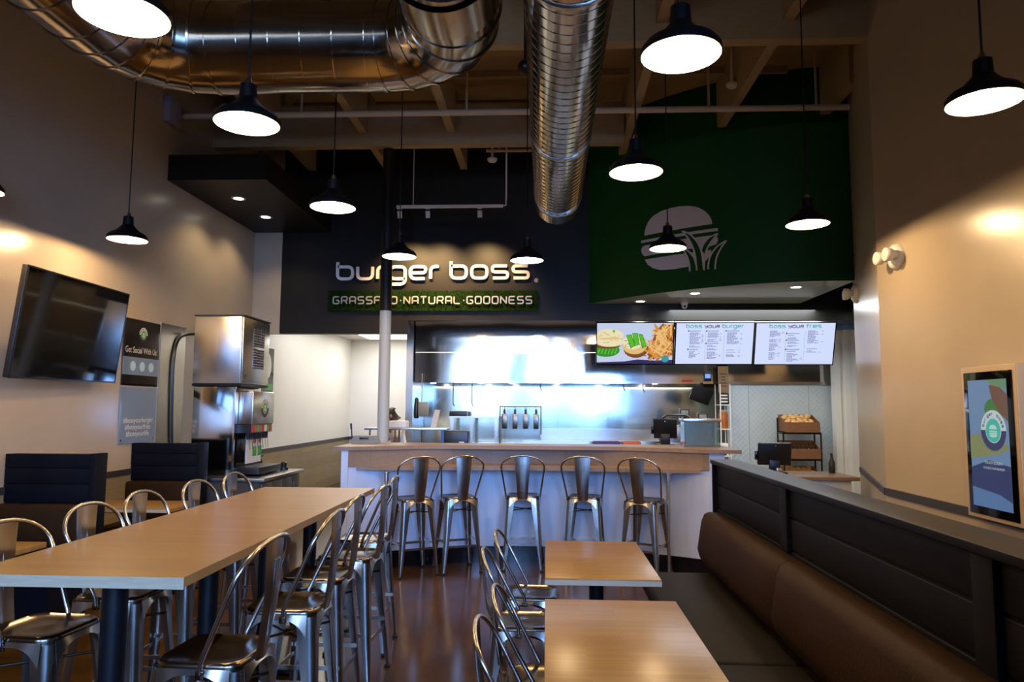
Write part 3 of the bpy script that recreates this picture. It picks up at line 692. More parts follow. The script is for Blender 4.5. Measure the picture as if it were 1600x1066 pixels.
# burger emblem on the curved green wall (x, z); y follows the curve
EM = {
 'bun': [(1.407, 4.159), (1.415, 4.243), (1.451, 4.344), (1.514, 4.416), (1.613, 4.461), (1.736, 4.478), (1.837, 4.477), (1.956, 4.456), (2.055, 4.417), (2.132, 4.355), (2.189, 4.275), (2.215, 4.202), (2.219, 4.155)],
 'strip': [(1.364, 4.096), (2.278, 4.092), (2.286, 4.076), (2.283, 4.05), (1.367, 4.058)],
 'patty': [(1.416, 4.016), (2.238, 4.001), (2.271, 3.976), (2.285, 3.928), (2.262, 3.875), (2.202, 3.858), (1.404, 3.86), (1.376, 3.899), (1.364, 3.961), (1.379, 4.0)],
 'heel': [(1.408, 3.81), (2.205, 3.803), (2.19, 3.731), (2.14, 3.67), (2.1, 3.624), (1.924, 3.615), (1.765, 3.608), (1.603, 3.622), (1.511, 3.665), (1.444, 3.73)]}
BL = [[(1.829, 3.918), (1.888, 3.831), (1.926, 3.731), (1.944, 3.635), (1.948, 3.548)], [(1.829, 3.918), (1.927, 3.836), (1.995, 3.737), (2.021, 3.635), (2.029, 3.548)],
 [(1.867, 4.122), (1.94, 3.997), (1.987, 3.872), (2.013, 3.752), (2.029, 3.548)], [(1.867, 4.122), (1.95, 4.065), (2.028, 3.958), (2.077, 3.834), (2.097, 3.716), (2.111, 3.542)],
 [(2.282, 4.014), (2.184, 3.978), (2.115, 3.897), (2.086, 3.821)], [(2.282, 4.014), (2.203, 3.918), (2.152, 3.822), (2.124, 3.724), (2.111, 3.542)],
 [(2.376, 3.904), (2.279, 3.849), (2.2, 3.747), (2.167, 3.638), (2.159, 3.547)], [(2.376, 3.904), (2.317, 3.821), (2.267, 3.715), (2.246, 3.616), (2.242, 3.537)]]
def smooth_line(p, n=5):
    P = [Vector(q) for q in p]; P = [2 * P[0] - P[1]] + P + [2 * P[-1] - P[-2]]; o = []
    for i in range(1, len(P) - 2):
        for k in range(n):
            u = k / n; a, b, c_, d = P[i - 1], P[i], P[i + 1], P[i + 2]
            o.append(.5 * (2 * b + (c_ - a) * u + (2 * a - 5 * b + 4 * c_ - d) * u * u + (3 * b - a - 3 * c_ + d) * u ** 3))
    o.append(P[-2]); return [(q.x, q.y) for q in o]
def smooth3(p, n=6):
    P = [Vector(q) for q in p]; P = [2 * P[0] - P[1]] + P + [2 * P[-1] - P[-2]]; o = []
    for i in range(1, len(P) - 2):
        for k in range(n):
            u = k / n; a, b, c_, d = P[i - 1], P[i], P[i + 1], P[i + 2]
            o.append(.5 * (2 * b + (c_ - a) * u + (2 * a - 5 * b + 4 * c_ - d) * u * u + (3 * b - a - 3 * c_ + d) * u ** 3))
    return o + [P[-2]]
def on_curve(poly, off):
    bm = bmesh.new(); f = bm.faces.new([bm.verts.new((x, 0, z)) for x, z in poly])
    for k in range(1, 40):
        bmesh.ops.bisect_plane(bm, geom=bm.verts[:] + bm.edges[:] + bm.faces[:], plane_co=(1.2 + .04 * k, 0, 0), plane_no=(1, 0, 0))
    bmesh.ops.triangulate(bm, faces=bm.faces); bm.verts.index_update(); m = MB()
    m.add([(v.co.x, DY(v.co.x) - off, v.co.z) for v in bm.verts], [[v.index for v in f.verts] for f in bm.faces]); bm.free(); return m
CF = lambda a, b, d: (a, DY(a) - d, b)
t = thing('burger_emblem', 'pale burger emblem with grass blades on the curved green wall', 'emblem')
part('burger_layers', merge(*[on_curve(p, .004) for p in EM.values()]), M['logo_white'], t, smooth=60)
fills = [on_curve(smooth_line(BL[a]) + smooth_line(BL[b])[::-1][1:], .007) for a, b in ((0, 1), (2, 3), (6, 7))]
fills.append(on_curve(smooth_line(BL[4]) + smooth_line(BL[5])[::-1][6:-1], .007))
part('blade_gap', merge(*fills), M['green_wall'], t, label='green gaps inside the grass blades')
mb = MB()
for p in BL: ribbon(mb, smooth_line(p), .019, CF, .009, .011)
part('blade_outline', mb, M['logo_white'], t)

# ================================================================== ROUND BADGE (used on poster, dispenser, kiosk)
def disc(mb, cx, cz, r, fn, d, ry=None, a0=0, a1=2 * PI, r0=0.0, n=40):
    ry = ry or r; vs = []; k0 = r0 / r
    full = abs(a1 - a0 - 2 * PI) < 1e-4
    for k in range(n + 1):
        a = a0 + (a1 - a0) * k / n; vs += [fn(cx + r * math.cos(a), cz + ry * math.sin(a), d), fn(cx + r * k0 * math.cos(a), cz + ry * k0 * math.sin(a), d)]
    mb.add(vs, [(2 * i, 2 * i + 2, 2 * i + 3, 2 * i + 1) for i in range(n)])
def badge(parent, cx, cz, r, fn, d, ms):
    """white ring on the top half, dark ring on the lower half, green middle with a small burger."""
    top, low, mid, ink = ms; b = part('badge', (lambda m: (disc(m, cx, cz, r, fn, d), m)[1])(MB()), top, parent, label='round burger badge')
    m = MB(); disc(m, cx, cz, r, fn, d + .0008, a0=PI, a1=2 * PI, r0=r * .62); part('lower_ring', m, low, b, label='dark lower ring')
    m = MB(); disc(m, cx, cz, r * .58, fn, d + .0012); part('centre_disc', m, mid, b, label='green centre disc')
    m = MB(); disc(m, cx, cz + r * .06, r * .3, fn, d + .002, ry=r * .22, a0=0, a1=PI)
    for k, z in enumerate((-.02, -.13)): m.add([fn(cx - r * .3, cz + r * z, d + .002), fn(cx + r * .3, cz + r * z, d + .002), fn(cx + r * .3, cz + r * (z - .07), d + .002), fn(cx - r * .3, cz + r * (z - .07), d + .002)], [(0, 1, 2, 3)])
    disc(m, cx, cz - r * .22, r * .3, fn, d + .002, ry=r * .12, a0=PI, a1=2 * PI)
    part('small_burger', m, ink, b, label='pale burger mark')
    m = MB()
    for k in range(11):
        a = PI * (.09 + .082 * k); cx2, cz2 = cx + r * .8 * math.cos(a), cz + r * .8 * math.sin(a); s = r * .09
        ca, sa = math.cos(a - PI / 2), math.sin(a - PI / 2)
        if k == 4: continue
        f2 = lambda p, q, dd, cx2=cx2, cz2=cz2, ca=ca, sa=sa: fn(cx2 + p * ca - q * sa, cz2 + p * sa + q * ca, dd)
        letters(m, 'ssob regrub'[k] if k != 4 else ' ', -s * .8, -s * .7, s * 1.7, s * 1.4, s * .36, 0, f2, d + .0014, d + .0022)
    part('ring_lettering', m, low, b, label='burger boss lettering around the ring')
    return b

# ================================================================== MENU SCREENS
scr_blue = glow('menu_screen_glow', (208, 220, 252), 1.0); ink_teal = glow('menu_ink_teal', (70, 168, 176), .9); ink_dark = glow('menu_ink_dark', (52, 40, 92), .8)
ink_pale = glow('menu_ink_pale', (150, 156, 214), .9); ink_mid = glow('menu_ink_mid', (104, 104, 176), .85)
def g_(n, rgb): return glow('picture_' + n, rgb, .95)
PIC = {'paper': g_('paper', (196, 208, 236)), 'bun': g_('bun', (226, 190, 120)), 'bread': g_('bread', (236, 226, 186)), 'lettuce': g_('lettuce', (86, 190, 40)), 'leaf': g_('leaf', (40, 140, 30)),
       'patty': g_('patty', (120, 66, 30)), 'fry': g_('fry', (216, 146, 64)), 'fry2': g_('fry2', (236, 190, 120)), 'fry3': g_('fry3', (150, 78, 26)), 'table': g_('table', (40, 34, 90)), 'tomato': g_('tomato', (220, 90, 70)), 'teal': g_('teal', (60, 150, 160))}
FL = lambda a, b, d: (a, -d, b)
def ell(cx, cz, rx, rz, n=28, a0=0, a1=2 * PI): return [(cx + rx * math.cos(a0 + (a1 - a0) * k / n), cz + rz * math.sin(a0 + (a1 - a0) * k / n)) for k in range(n + (0 if abs(a1 - a0 - 2 * PI) < 1e-4 else 1))]
def flat(mb, poly, d): n = len(poly); mb.add([FL(a, b, d) for a, b in poly], [tuple(range(n))]); return mb
def rect(x0, x1, z0, z1): return [(x0, z0), (x1, z0), (x1, z1), (x0, z1)]
def menu_screen(cx, label, yaw=-1.5):
    t = thing('menu_screen', label, 'screen', (cx, 10.6, 2.645), R(yaw), 'menu screens over the counter')
    t.rotation_euler = (R(20), 0, R(yaw))
    part('casing', MB().box(-.572, .572, .004, .05, -.327, .327, .004), M['black_plastic'], t)
    part('bezel', MB().box(-.572, .572, 0, .004, -.327, .327), M['black_gloss'], t)
    m = MB().cyl((0, .05, .1), (0, .12, .3), .02, n=10); m.box(-.2, .2, .05, .07, -.1, .2)
    part('mount', m, M['black_metal'], t)
    return t
WW, HH = .556, .311
t = menu_screen(1.31, 'menu screen showing a burger and fries photograph, left of the three')
pic = part('picture', flat(MB(), rect(-WW, WW, -HH, HH), .001), PIC['paper'], t, label='picture of an open burger with fries')
def pp(nm, key, polys, d): 
    m = MB()
    for p in polys: flat(m, p, d)
    return part(nm, m, PIC[key], pic)
clip = lambda p: [(max(-WW, min(WW, a)), max(-HH, min(HH, b))) for a, b in p]
pp('table_band', 'table', [clip([(-WW, -HH), (WW, -HH), (WW, -.25), (.3, -.262), (.05, -.245), (-.15, -.275), (-WW, -.29)])], .0012)
pp('lettuce', 'leaf', [clip(ell(-.42, -.1, .2, .105))], .0013)
pp('patty', 'patty', [clip(ell(-.40, -.03, .19, .05)), ell(.02, -.07, .185, .15)], .0014)
pp('bread', 'bread', [clip(ell(-.38, .12, .21, .105)), clip(ell(-.37, .02, .2, .07))], .0016)
pp('bun', 'bun', [ell(0.0, -.02, .185, .145), clip(ell(-.37, .075, .2, .012))], .0018)
pp('bread_face', 'bread', [ell(-.03, .02, .15, .11)], .002)
rnd = random.Random(23)
pp('bun_toast', 'patty', [ell(-.03 + rnd.uniform(-.11, .11), .0 + rnd.uniform(-.06, .07), rnd.uniform(.006, .02), rnd.uniform(.003, .007), 8) for k in range(26)], .00205)
pp('bread_crumb', 'bun', [clip(ell(-.38 + rnd.uniform(-.15, .15), .1 + rnd.uniform(-.1, .08), rnd.uniform(.01, .04), rnd.uniform(.003, .008), 8)) for k in range(26)], .00185)
pp('leaf_rib', 'lettuce', [clip([(-.55 + .05 * k, -.17 + .03 * abs(3 - k) * .5), (-.53 + .05 * k, -.17), (-.5 + .05 * k, -.07), (-.515 + .05 * k, -.06)]) for k in range(6)], .00135)
pp('meat_grain', 'fry3', [ell(.02 + rnd.uniform(-.15, .15), -.12 + rnd.uniform(-.07, .02), rnd.uniform(.008, .025), rnd.uniform(.004, .01), 8) for k in range(30)], .00145)
pp('avocado_shade', 'leaf', [[(-.13, .13), (-.05, .14), (.01, -.03), (-.06, -.075)], [(-.04, .16), (.04, .16), (.07, -.01), (.0, -.04)], [(.05, .15), (.11, .14), (.18, -.04), (.11, -.075)]], .0021)
pp('avocado', 'lettuce', [[(-.12, .12), (-.06, .13), (.0, -.02), (-.05, -.06)], [(-.03, .15), (.03, .15), (.06, .0), (.01, -.03)], [(.06, .14), (.1, .13), (.17, -.03), (.12, -.06)], ell(-.31, .19, .018, .022)], .0022)
pp('tomato', 'tomato', [clip(ell(-.34, .2, .05, .012))], .0015)
pp('fries_base', 'fry3', [clip([(.2, -.2), (.26, .05), (.3, .2), (.4, .29), (WW, .28), (WW, -.19), (.4, -.22)])], .0013)
rnd = random.Random(11); fr = {'fry': [], 'fry2': [], 'fry3': []}
for k in range(120):
    x = rnd.uniform(.22, .55); z = rnd.uniform(-.19, .24) if x > .3 else rnd.uniform(-.2, .0); a = rnd.uniform(0, PI) if rnd.random() < .5 else rnd.choice((2.5, 2.2, .9)); l = rnd.uniform(.05, .13); wv = rnd.uniform(.008, .014)
    dx, dz = math.cos(a), math.sin(a); fr[rnd.choice(('fry', 'fry2', 'fry', 'fry3'))].append(clip([(x - dx * l - dz * wv, z - dz * l + dx * wv), (x - dx * l + dz * wv, z - dz * l - dx * wv), (x + dx * l + dz * wv, z + dz * l - dx * wv), (x + dx * l - dz * wv, z + dz * l + dx * wv)]))
for i, k in enumerate(('fry3', 'fry', 'fry2')): 
    m = MB()
    for j, p in enumerate(fr[k]): flat(m, p, .0016 + .0003 * i + .000004 * j)
    part('fries', m, PIC[k], pic)
m = MB(); disc(m, .45, -.235, .055, FL, .003); part('round_badge', m, PIC['teal'], pic, label='small teal badge')
def menu_text(t, title, cols, heads, seed):
    s = part('screen', flat(MB(), rect(-WW, WW, -HH, HH), .001), scr_blue, t, label='lit pale blue menu page')
    a, b, c_ = title; wl, h, sw, gp = .052, .05, .0095, .0075; tot = width_of(a, wl, gp) + width_of(b, wl, gp) + width_of(c_, wl, gp) + .07; x = -tot / 2 + .0
    m = MB(); m2 = MB()
    x = letters(m, a, x, .235, wl, h, sw, gp, FL, .0012, .002) + .028
    x = letters(m2, b, x, .235, wl * .95, h, sw, gp, FL, .0012, .002) + .028
    letters(m, c_, x, .235, wl, h, sw, gp, FL, .0012, .002)
    part('title_lettering', m, ink_teal, s, label='teal title words ' + a + ' and ' + c_); part('title_lettering', m2, ink_dark, s, label='dark title word YOUR')
    rnd = random.Random(seed); pale = MB(); mid = MB(); dk = MB()
    for (x0, x1, z0, z1, head) in cols:
        z = z1
        if head: disc(dk, x0 - .018, z + .004, .011, FL, .0014, n=16); flat(pale, rect(x0, x0 + .8 * (x1 - x0), z - .003, z + .009), .0014); z -= .03
        while z > z0:
            L = rnd.uniform(.35, .8) * (x1 - x0); xx = x0
            while xx < x0 + L: wv = rnd.uniform(.012, .035); flat(mid, rect(xx, min(xx + wv, x0 + L), z, z + .0085), .0014); xx += wv + .006
            if rnd.random() < .3: flat(pale, rect(x1 - .03, x1, z, z + .008), .0014)
            z -= rnd.choice((.0165, .0165, .0165, .0165, .034))
    for x in heads: flat(dk, rect(x - .001, x + .001, -.27, .19), .0014)
    part('lettering', mid, ink_mid, s); part('lettering', pale, ink_pale, s); part('bullet', dk, ink_dark, s)
t = menu_screen(2.472, 'menu screen titled boss YOUR burger, middle of the three')
menu_text(t, ('boss', 'YOUR', 'burger'), [(-.36, -.16, -.06, .19, 1), (-.36, -.2, -.22, -.09, 1), (-.1, .1, .02, .19, 1), (-.1, .1, -.26, -.0, 1), (.18, .4, -.03, .19, 1), (.18, .38, -.22, -.1, 0)], (-.13, .14), 5)
t = menu_screen(3.634, 'menu screen titled boss YOUR fries, right of the three', -2.5)
menu_text(t, ('boss', 'YOUR', 'fries'), [(-.36, -.16, .1, .19, 0), (-.36, -.2, -.24, .06, 0), (-.1, .1, .06, .15, 1), (-.1, .1, -.06, .05, 1), (-.1, .12, -.27, -.09, 1), (.18, .4, .0, .19, 0), (.18, .38, -.16, -.08, 0)], (-.13, .14), 9)

# ================================================================== TELEVISION ON THE LEFT WALL
t = thing('television', 'large black television tilted out from the left wall', 'television', (-4.31, 6.33, 2.375))
t.rotation_euler = (R(6.5), R(-.5), R(94.3))
TW, TH = .81, .464
part('casing', MB().box(-TW, TW, .006, .055, -TH, TH, .008), M['black_plastic'], t)
part('screen', MB().box(-TW + .012, TW - .012, 0, .006, -TH + .014, TH - .012), M['black_gloss'], t)
m = MB(); m.box(-TW, TW, -.002, .008, -TH, -TH + .014); m.box(-TW, TW, -.002, .008, TH - .012, TH); m.box(-TW, -TW + .012, -.002, .008, -TH, TH); m.box(TW - .012, TW, -.002, .008, -TH, TH)
part('bezel', m, M['black_metal'], t)
m = MB(); m.box(-.25, .25, .055, .075, -.2, .2); m.cyl((0, .07, 0), (.12, .2, 0), .025); m.cyl((.12, .2, 0), (0, .29, 0), .025); m.box(-.1, .1, .28, .31, -.18, .18)
part('wall_arm', m, M['black_metal'], t)

# ================================================================== POSTERS AND STEEL PANEL ON THE LEFT WALL
PL = lambda a, b, d: (XL + d, a, b)     # a runs along y, facing +x
poster_blue = mat('glossy_blue_grey_poster', lin(120, 138, 158), 0.1, spec=0.7); poster_black = mat('glossy_black_poster', lin(20, 19, 18), 0.08, spec=0.7)
BM = (M['offwhite'], M['black_plastic'], M['green'], M['offwhite'])
t = thing('social_poster', 'glossy black poster reading Get Social With Us! with three icons', 'poster')
part('sheet', MB().box(XL + .002, XL + .012, 7.60, 8.33, 1.915, 2.665), poster_black, t)
part('icon_band', MB().box(XL + .012, XL + .0128, 7.60, 8.33, 2.035, 2.235), poster_blue, t, label='blue-grey band')
badge(t, 7.98, 2.50, .085, PL, .0135, BM)
part('lettering', text_mesh('Get Social With Us!', .098, lambda a, b, d: PL(7.965 + a * .82, 2.285 + b, d), 0, .0135), M['offwhite'], t)
for k, ic in enumerate('ftv'):
    m = MB(); disc(m, 7.80 + .185 * k, 2.135, .055, PL, .0136); d_ = part('icon', m, mat('icon_disc', lin(170, 200, 214), .4), t, label='pale round icon')
    part('icon_letter', text_mesh(ic, .075, lambda a, b, d, k=k: PL(7.80 + .185 * k + a, 2.115 + b, d), 0, .0145), M['offwhite'], d_)
t = thing('hashtag_poster', 'glossy blue-grey poster with three white hashtags under the black poster', 'poster')
part('sheet', MB().box(XL + .002, XL + .012, 7.60, 8.33, 1.27, 1.895), poster_blue, t)
for i, s in enumerate(('#bossyourburger', '#bossyourfries', '#bossyourlife')):
    part('lettering', text_mesh(s, .084, lambda a, b, d, i=i: PL(7.965 + a, 1.50 - .075 * i + b, d), 0, .0135), M['offwhite'], t)
for y, z in ((7.64, 1.31), (8.29, 1.31)): part('screw_cap', MB().cyl((XL + .012, y, z), (XL + .017, y, z), .012, n=12), M['chrome'], t)
solo('wall_panel', MB().box(XL, XL + .01, 8.36, 8.95, 1.0, 2.69), M['stainless_flat'], 'tall stainless splash panel on the wall between posters and ice machine', 'panel')
t = thing('dark_poster', 'dark poster on the far wall behind the ice machine', 'poster')
part('sheet', MB().box(XL, XL + .012, 11.4, 11.95, 1.93, 2.66), poster_black, t)
m = MB(); disc(m, 11.72, 2.36, .12, PL, .014, ry=.2); part('badge', m, M['offwhite'], t); part('strip', MB().box(XL + .012, XL + .0135, 11.6, 11.9, 1.96, 2.06), M['green'], t, label='green strip')
solo('supply_hose', MB().tube(smooth3([(XL + .03, 8.72, 1.0), (XL + .03, 8.66, 1.6), (XL + .03, 8.64, 2.2), (XL + .03, 8.72, 2.5), (XL + .06, 8.9, 2.6), (XL + .2, 9.05, 2.62)]), .016, 8), M['black_plastic'], 'black hose looping down the steel wall panel beside the ice machine', 'hose')
solo('wall_speaker', MB().box(XL, XL + .09, 8.15, 8.42, 5.13, 5.45, .01), mat('pale_speaker_grille', lin(150, 148, 170), .6), 'small pale rectangular speaker high on the left wall', 'speaker')

# ================================================================== DRINK COUNTER, ICE MACHINE, SODA DISPENSER
t = thing('drink_counter', 'stainless drink counter with dark cabinet doors along the left wall', 'counter')
part('worktop', MB().box(-4.62, -3.2, 8.08, 9.42, .83, .87, .004), M['stainless_flat'], t)
part('body', MB().box(-4.62, -3.26, 8.1, 9.38, .08, .83), mat('dark_cabinet_laminate', lin(62, 58, 52), .4), t)
for k in range(4):
    y = 8.12 + .315 * k; d_ = part('door', MB().box(-3.26, -3.24, y, y + .305, .1, .81, .003), mat('cabinet_door_laminate', lin(74, 70, 64), .35), t)
    yh = y + (.27 if k % 2 == 0 else .035); part('handle', MB().cyl((-3.22, yh, .58), (-3.22, yh, .74), .006, n=8).cyl((-3.24, yh, .6), (-3.22, yh, .6), .004, n=6).cyl((-3.24, yh, .72), (-3.22, yh, .72), .004, n=6), M['chrome'], d_)
t = thing('ice_machine', 'square stainless ice machine on top of the soda dispenser', 'ice machine', (-3.9, 8.72, 1.955))
part('cabinet', MB().box(-.30, .28, -.42, .38, 0, .81, .008), M['stainless_soft'], t)
fp = part('front_panel', MB().box(.28, .30, -.42, .38, 0.02, .80, .004), M['stainless_flat'], t)
gm_ = MB()
for a in range(3):
    for b in range(2): gm_.box(.3, .303, -.12 + .115 * a, -.02 + .115 * a, .2 + .27 * b, .44 + .27 * b)
part('grille', gm_, M['joint'], t, label='dark louvred air grille')
for a in range(3):
    for b in range(2):
        m = MB()
        for k in range(7): m.box(.302, .308, -.12 + .115 * a, -.02 + .115 * a, .215 + .27 * b + .032 * k, .222 + .27 * b + .032 * k)
        part('louvre', m, M['stainless_flat'], t)
m = MB().box(.3, .306, -.36, -.29, .06, .11); part('switch', m, M['black_plastic'], t)
part('bottom_lip', MB().box(-.30, .30, -.425, .385, -.03, .0), M['black_metal'], t)
part('top_edge', MB().box(-.305, .31, -.43, .39, .81, .825), M['joint'], t)
t = thing('soda_dispenser', 'stainless soda dispenser tower with nozzles and a green round badge', 'soda dispenser', (-3.9, 8.72, .87))
part('cabinet', MB().box(-.29, .22, -.40, .36, 0, 1.055, .006), M['stainless'], t)
part('corner_strip', MB().box(.205, .225, -.405, -.39, 0, 1.05), M['chrome'], t)
part('head', MB().box(.22, .40, -.30, .36, .60, 1.0, .01), M['stainless_flat'], t)
FR = lambda a, b, d: (.40 + d, a, b)
badge(t, .06, .80, .115, FR, .002, (M['offwhite'], M['joint'], M['green'], M['offwhite']))
m = MB().box(.22, .38, -.30, .36, .50, .6); part('valve_bank', m, M['black_plastic'], t)
for k in range(8):
    y = -.25 + .08 * k; n_ = part('nozzle', MB().cyl((.33, y, .42), (.33, y, .5), .016, .022, n=12), M['black_plastic'], t)
    part('flavour_label', MB().box(.38, .384, y - .032, y + .032, .51, .59), M[('red', 'red', 'green', 'amber', 'red', 'white', 'green', 'red')[k]], n_)
    part('lever', MB().cyl((.345, y, .44), (.36, y, .30), .004, n=6), M['chrome'], n_)
part('splash_back', MB().box(.22, .235, -.34, .36, .1, .5), M['black_gloss'], t)
gr = part('graphic_panel', MB().box(.235, .245, -.08, .37, .12, .5), M['white'], t, label='white panel with red and green marks')
for k in range(2): 
    part('red_mark', MB().box(.245, .2475, .12 + .16 * k, .2 + .16 * k, .36, .44), M['red'], gr); m = MB(); y = .16 + .16 * k
    m.add([(.2475, y - .06, .2), (.2475, y + .06, .32), (.2475, y + .06, .2), (.2475, y - .06, .32)], [(0, 1, 2), (0, 3, 1)]); part('green_mark', m, M['green'], gr)
part('drip_tray', MB().box(.2, .52, -.36, .36, .02, .1, .006), M['black_plastic'], t)
for i, (x, y, h, mk, lb) in enumerate(((-3.42, 9.28, .09, 'black_plastic', 'stack of black cup lids on the far end of the drink counter'),)):
    m = MB().lathe([(.001, 0), (.06, 0), (.06, .03), (.035, .035), (.04, h), (.02, h + .012), (.001, h + .012)], n=24)
    solo('lid_stack', m, M[mk], lb, 'lids', (x, y, .87))
solo('napkin_pile', MB().box(-.07, .07, -.07, .07, 0, .022, .004).box(-.06, .05, -.05, .08, .022, .034, .003), M['offwhite'], 'low pile of white napkins on the drink counter beside the lids', 'napkins', (-3.5, 9.15, .87), .3)
m = MB().lathe([(.001, 0), (.03, 0), (.034, .11), (.03, .115), (.014, .15), (.014, .17), (.001, .17)], n=18).cyl((0, 0, .165), (.05, 0, .175), .006, n=8)
solo('pump_bottle', m, M['black_plastic'], 'black pump bottle on the drink counter right of the soda dispenser', 'bottle', (-3.75, 9.3, .87))

# ================================================================== KIOSK AND FIXTURES ON THE RIGHT WALL
KF = lambda a, b, d: (2.98 - d, 5.0 - a, b)          # faces -x; a grows towards the camera
t = thing('touch_screen_kiosk', 'tan wall kiosk with a tall lit touch screen on the right wall', 'kiosk')
kb = MB(); kb.box(2.985, 3.1, 4.69, 5.29, .955, 1.995, .006)
part('housing', kb, M['tan_kiosk'], t)
part('bezel', MB().box(2.977, 2.99, 4.725, 5.25, .985, 1.955, .002), M['black_gloss'], t)
part('side_cover', MB().box(2.99, 3.09, 4.684, 4.692, .96, 1.99), M['offwhite'], t, label='pale side cover')
def kg(n, rgb, s=.8): return glow('kiosk_' + n, rgb, s * .72)
K0, K1, Z0, Z1 = -.20, .225, 1.04, 1.90
def kq(mb, poly, d): mb.add([KF(a, b, d) for a, b in poly], [tuple(range(len(poly)))]); return mb
scn = part('screen', kq(MB(), rect(K0, K1, Z0, Z1), .004), kg('sky', (120, 160, 205), .7), t, label='lit screen picture')
part('picture_table', kq(MB(), [(K0, Z0), (K1, Z0), (K1, 1.33), (.0, 1.36), (K0, 1.30)], .0046), kg('blue', (38, 62, 120), .7), scn)
part('picture_foreground', kq(MB(), [(K0, Z0), (K1, Z0), (K1, 1.10), (.1, 1.14), (K0, 1.17)], .005), kg('pale', (96, 140, 196), .7), scn)
part('picture_cheese', kq(MB(), [(K0, 1.36), (.1, 1.40), (K1, 1.44), (.12, 1.56), (K0, 1.52)], .0052), kg('cheese', (150, 160, 110), .7), scn)
part('picture_lettuce', kq(MB(), ell(.09, 1.70, .11, .075), .0054), kg('lettuce', (58, 140, 66), .7), scn)
part('picture_bun', kq(MB(), [(.04, 1.86), (.12, 1.87), (K1, 1.80), (K1, 1.62), (.14, 1.68), (.07, 1.76)], .0056), kg('bun', (126, 84, 66), .7), scn)
part('picture_bun_top', kq(MB(), [(.0, Z1), (K1, Z1), (K1, 1.83), (.08, 1.86)], .0058), kg('leaf', (110, 160, 120), .7), scn)
KM = (kg('badge_white', (210, 226, 232), .85), kg('badge_navy', (40, 56, 110), .8), kg('badge_teal', (60, 200, 180), .85), kg('badge_mark', (200, 240, 230), .85))
badge(scn, .07, 1.56, .135, KF, .008, KM)
for i, s in enumerate(('TOUCH SCREEN', 'TO BOSS YOUR BURGER')):
    part('lettering', text_mesh(s, .026 if i == 0 else .021, lambda a, b, d, i=i: KF(.05 + a, 1.335 - .035 * i + b, d), 0, .0075), KM[0], scn)
def em_light(label, M4):
    t = thing('emergency_light', label, 'emergency light', group='emergency lights'); t.matrix_world = M4
    # local: wall plane at y=0, faces -y
    part('body', MB().lathe([(.001, -.07), (.07, -.065), (.105, -.045), (.115, -.01), (.115, 0)], n=28, axis='y'), M['white'], t, smooth=60)
    for s in (-1, 1):
        h = part('lamp_head', MB().lathe([(.001, -.16), (.05, -.158), (.06, -.15), (.055, -.1), (.035, -.075), (.03, -.05)], (s * .085, 0, .0), 20, 'y'), M['white'], t, smooth=60)
        part('lens', MB().lathe([(.001, -.1605), (.046, -.1595)], (s * .085, 0, 0), 20, 'y'), M['offwhite'], h, label='clear round lens')
    part('indicator', MB().sphere((0, -.066, -.06), .006, n=6), glow('green_indicator', (60, 255, 110), 2), t, label='tiny green indicator light')
    return t
def frame_mat(loc, out):
    o = Vector(out).normalized(); yv = -o; z = Vector((0, 0, 1)); xv = yv.cross(z); return Matrix(((xv.x, yv.x, 0, loc[0]), (xv.y, yv.y, 0, loc[1]), (xv.z, yv.z, 1, loc[2]), (0, 0, 0, 1)))
em_light('white two-headed emergency light on the near right wall above the kiosk', frame_mat((3.1, 6.36, 3.04), (-1, 0, 0)))
em_light('white two-headed emergency light farther back, beside the menu screens', frame_mat((3.1 + .85 * (8.75 - 6.76) / 2.54, 8.75, 3.09), (-2.54, .85, 0)))
# track light in front of the sign wall
t = thing('track_light', 'white ceiling track with three spot heads aimed at the sign', 'light', (0, 10.0, 4.57))
part('track', MB().box(-2.16, -.62, -.018, .018, -.02, .02), M['white'], t)
part('hanger', MB().cyl((-1.92, 0, .02), (-1.92, 0, DECK - 4.57), .006, n=8), M['white'], t)
m = MB(); m.tube([(-.7, 0, .0), (-.58, 0, .01), (-.575, 0, .12), (-.575, 0, DECK - 4.57)], .012, 8)
part('hanger', m, M['white'], t)
for x in (-2.12, -1.71, -.955):
    h = part('spot_head', MB().cyl((x, .015, -.06), (x, .05, -.15), .034, n=18), M['white'], t)
    part('bracket', MB().box(x - .03, x + .03, -.012, .012, -.035, -.02), M['white'], h)
    l = bpy.data.lights.new('spot_head_light', 'SPOT'); l.energy = 240; l.color = (1, .64, .28); l.spot_size = R(84); l.spot_blend = .8; l.shadow_soft_size = .03
    o = bpy.data.objects.new('spot_head_light', l); C.objects.link(o); o.parent = t; o.location = (x, .06, -.165); o.rotation_euler = (R(42), 0, 0)
def downlight(x, y, z, label, e, col, size=130):
    t = thing('downlight', label, 'downlight', (x, y, z), 0, 'recessed downlights')
    part('trim_ring', MB().lathe([(.062, -.004), (.09, -.006), (.094, 0)], n=28), M['white'], t)
    part('lens', MB().lathe([(.001, -.005), (.063, -.005)], n=28), M['downlight'], t)
    l = bpy.data.lights.new('downlight_light', 'SPOT'); l.energy = e; l.color = col; l.spot_size = R(size); l.spot_blend = .6; l.shadow_soft_size = .06
    o = bpy.data.objects.new('downlight_light', l); C.objects.link(o); o.parent = t; o.location = (0, 0, -.02)
for x, y, lb in ((-4.1, 9.12, 'recessed downlight in the black bulkhead, nearer one'), (-4.1, 10.05, 'recessed downlight in the black bulkhead, farther one')): downlight(x, y, 4.45, lb, 45, (1, .78, .5))
for x, y, lb in ((1.42, 10.75, 'recessed downlight at the left end of the green soffit'), (2.08, 10.0, 'recessed downlight in the middle of the green soffit'), (3.3, 9.5, 'recessed downlight at the right end of the green soffit')): downlight(x, y, 3.3, lb, 22, (1, .85, .62))
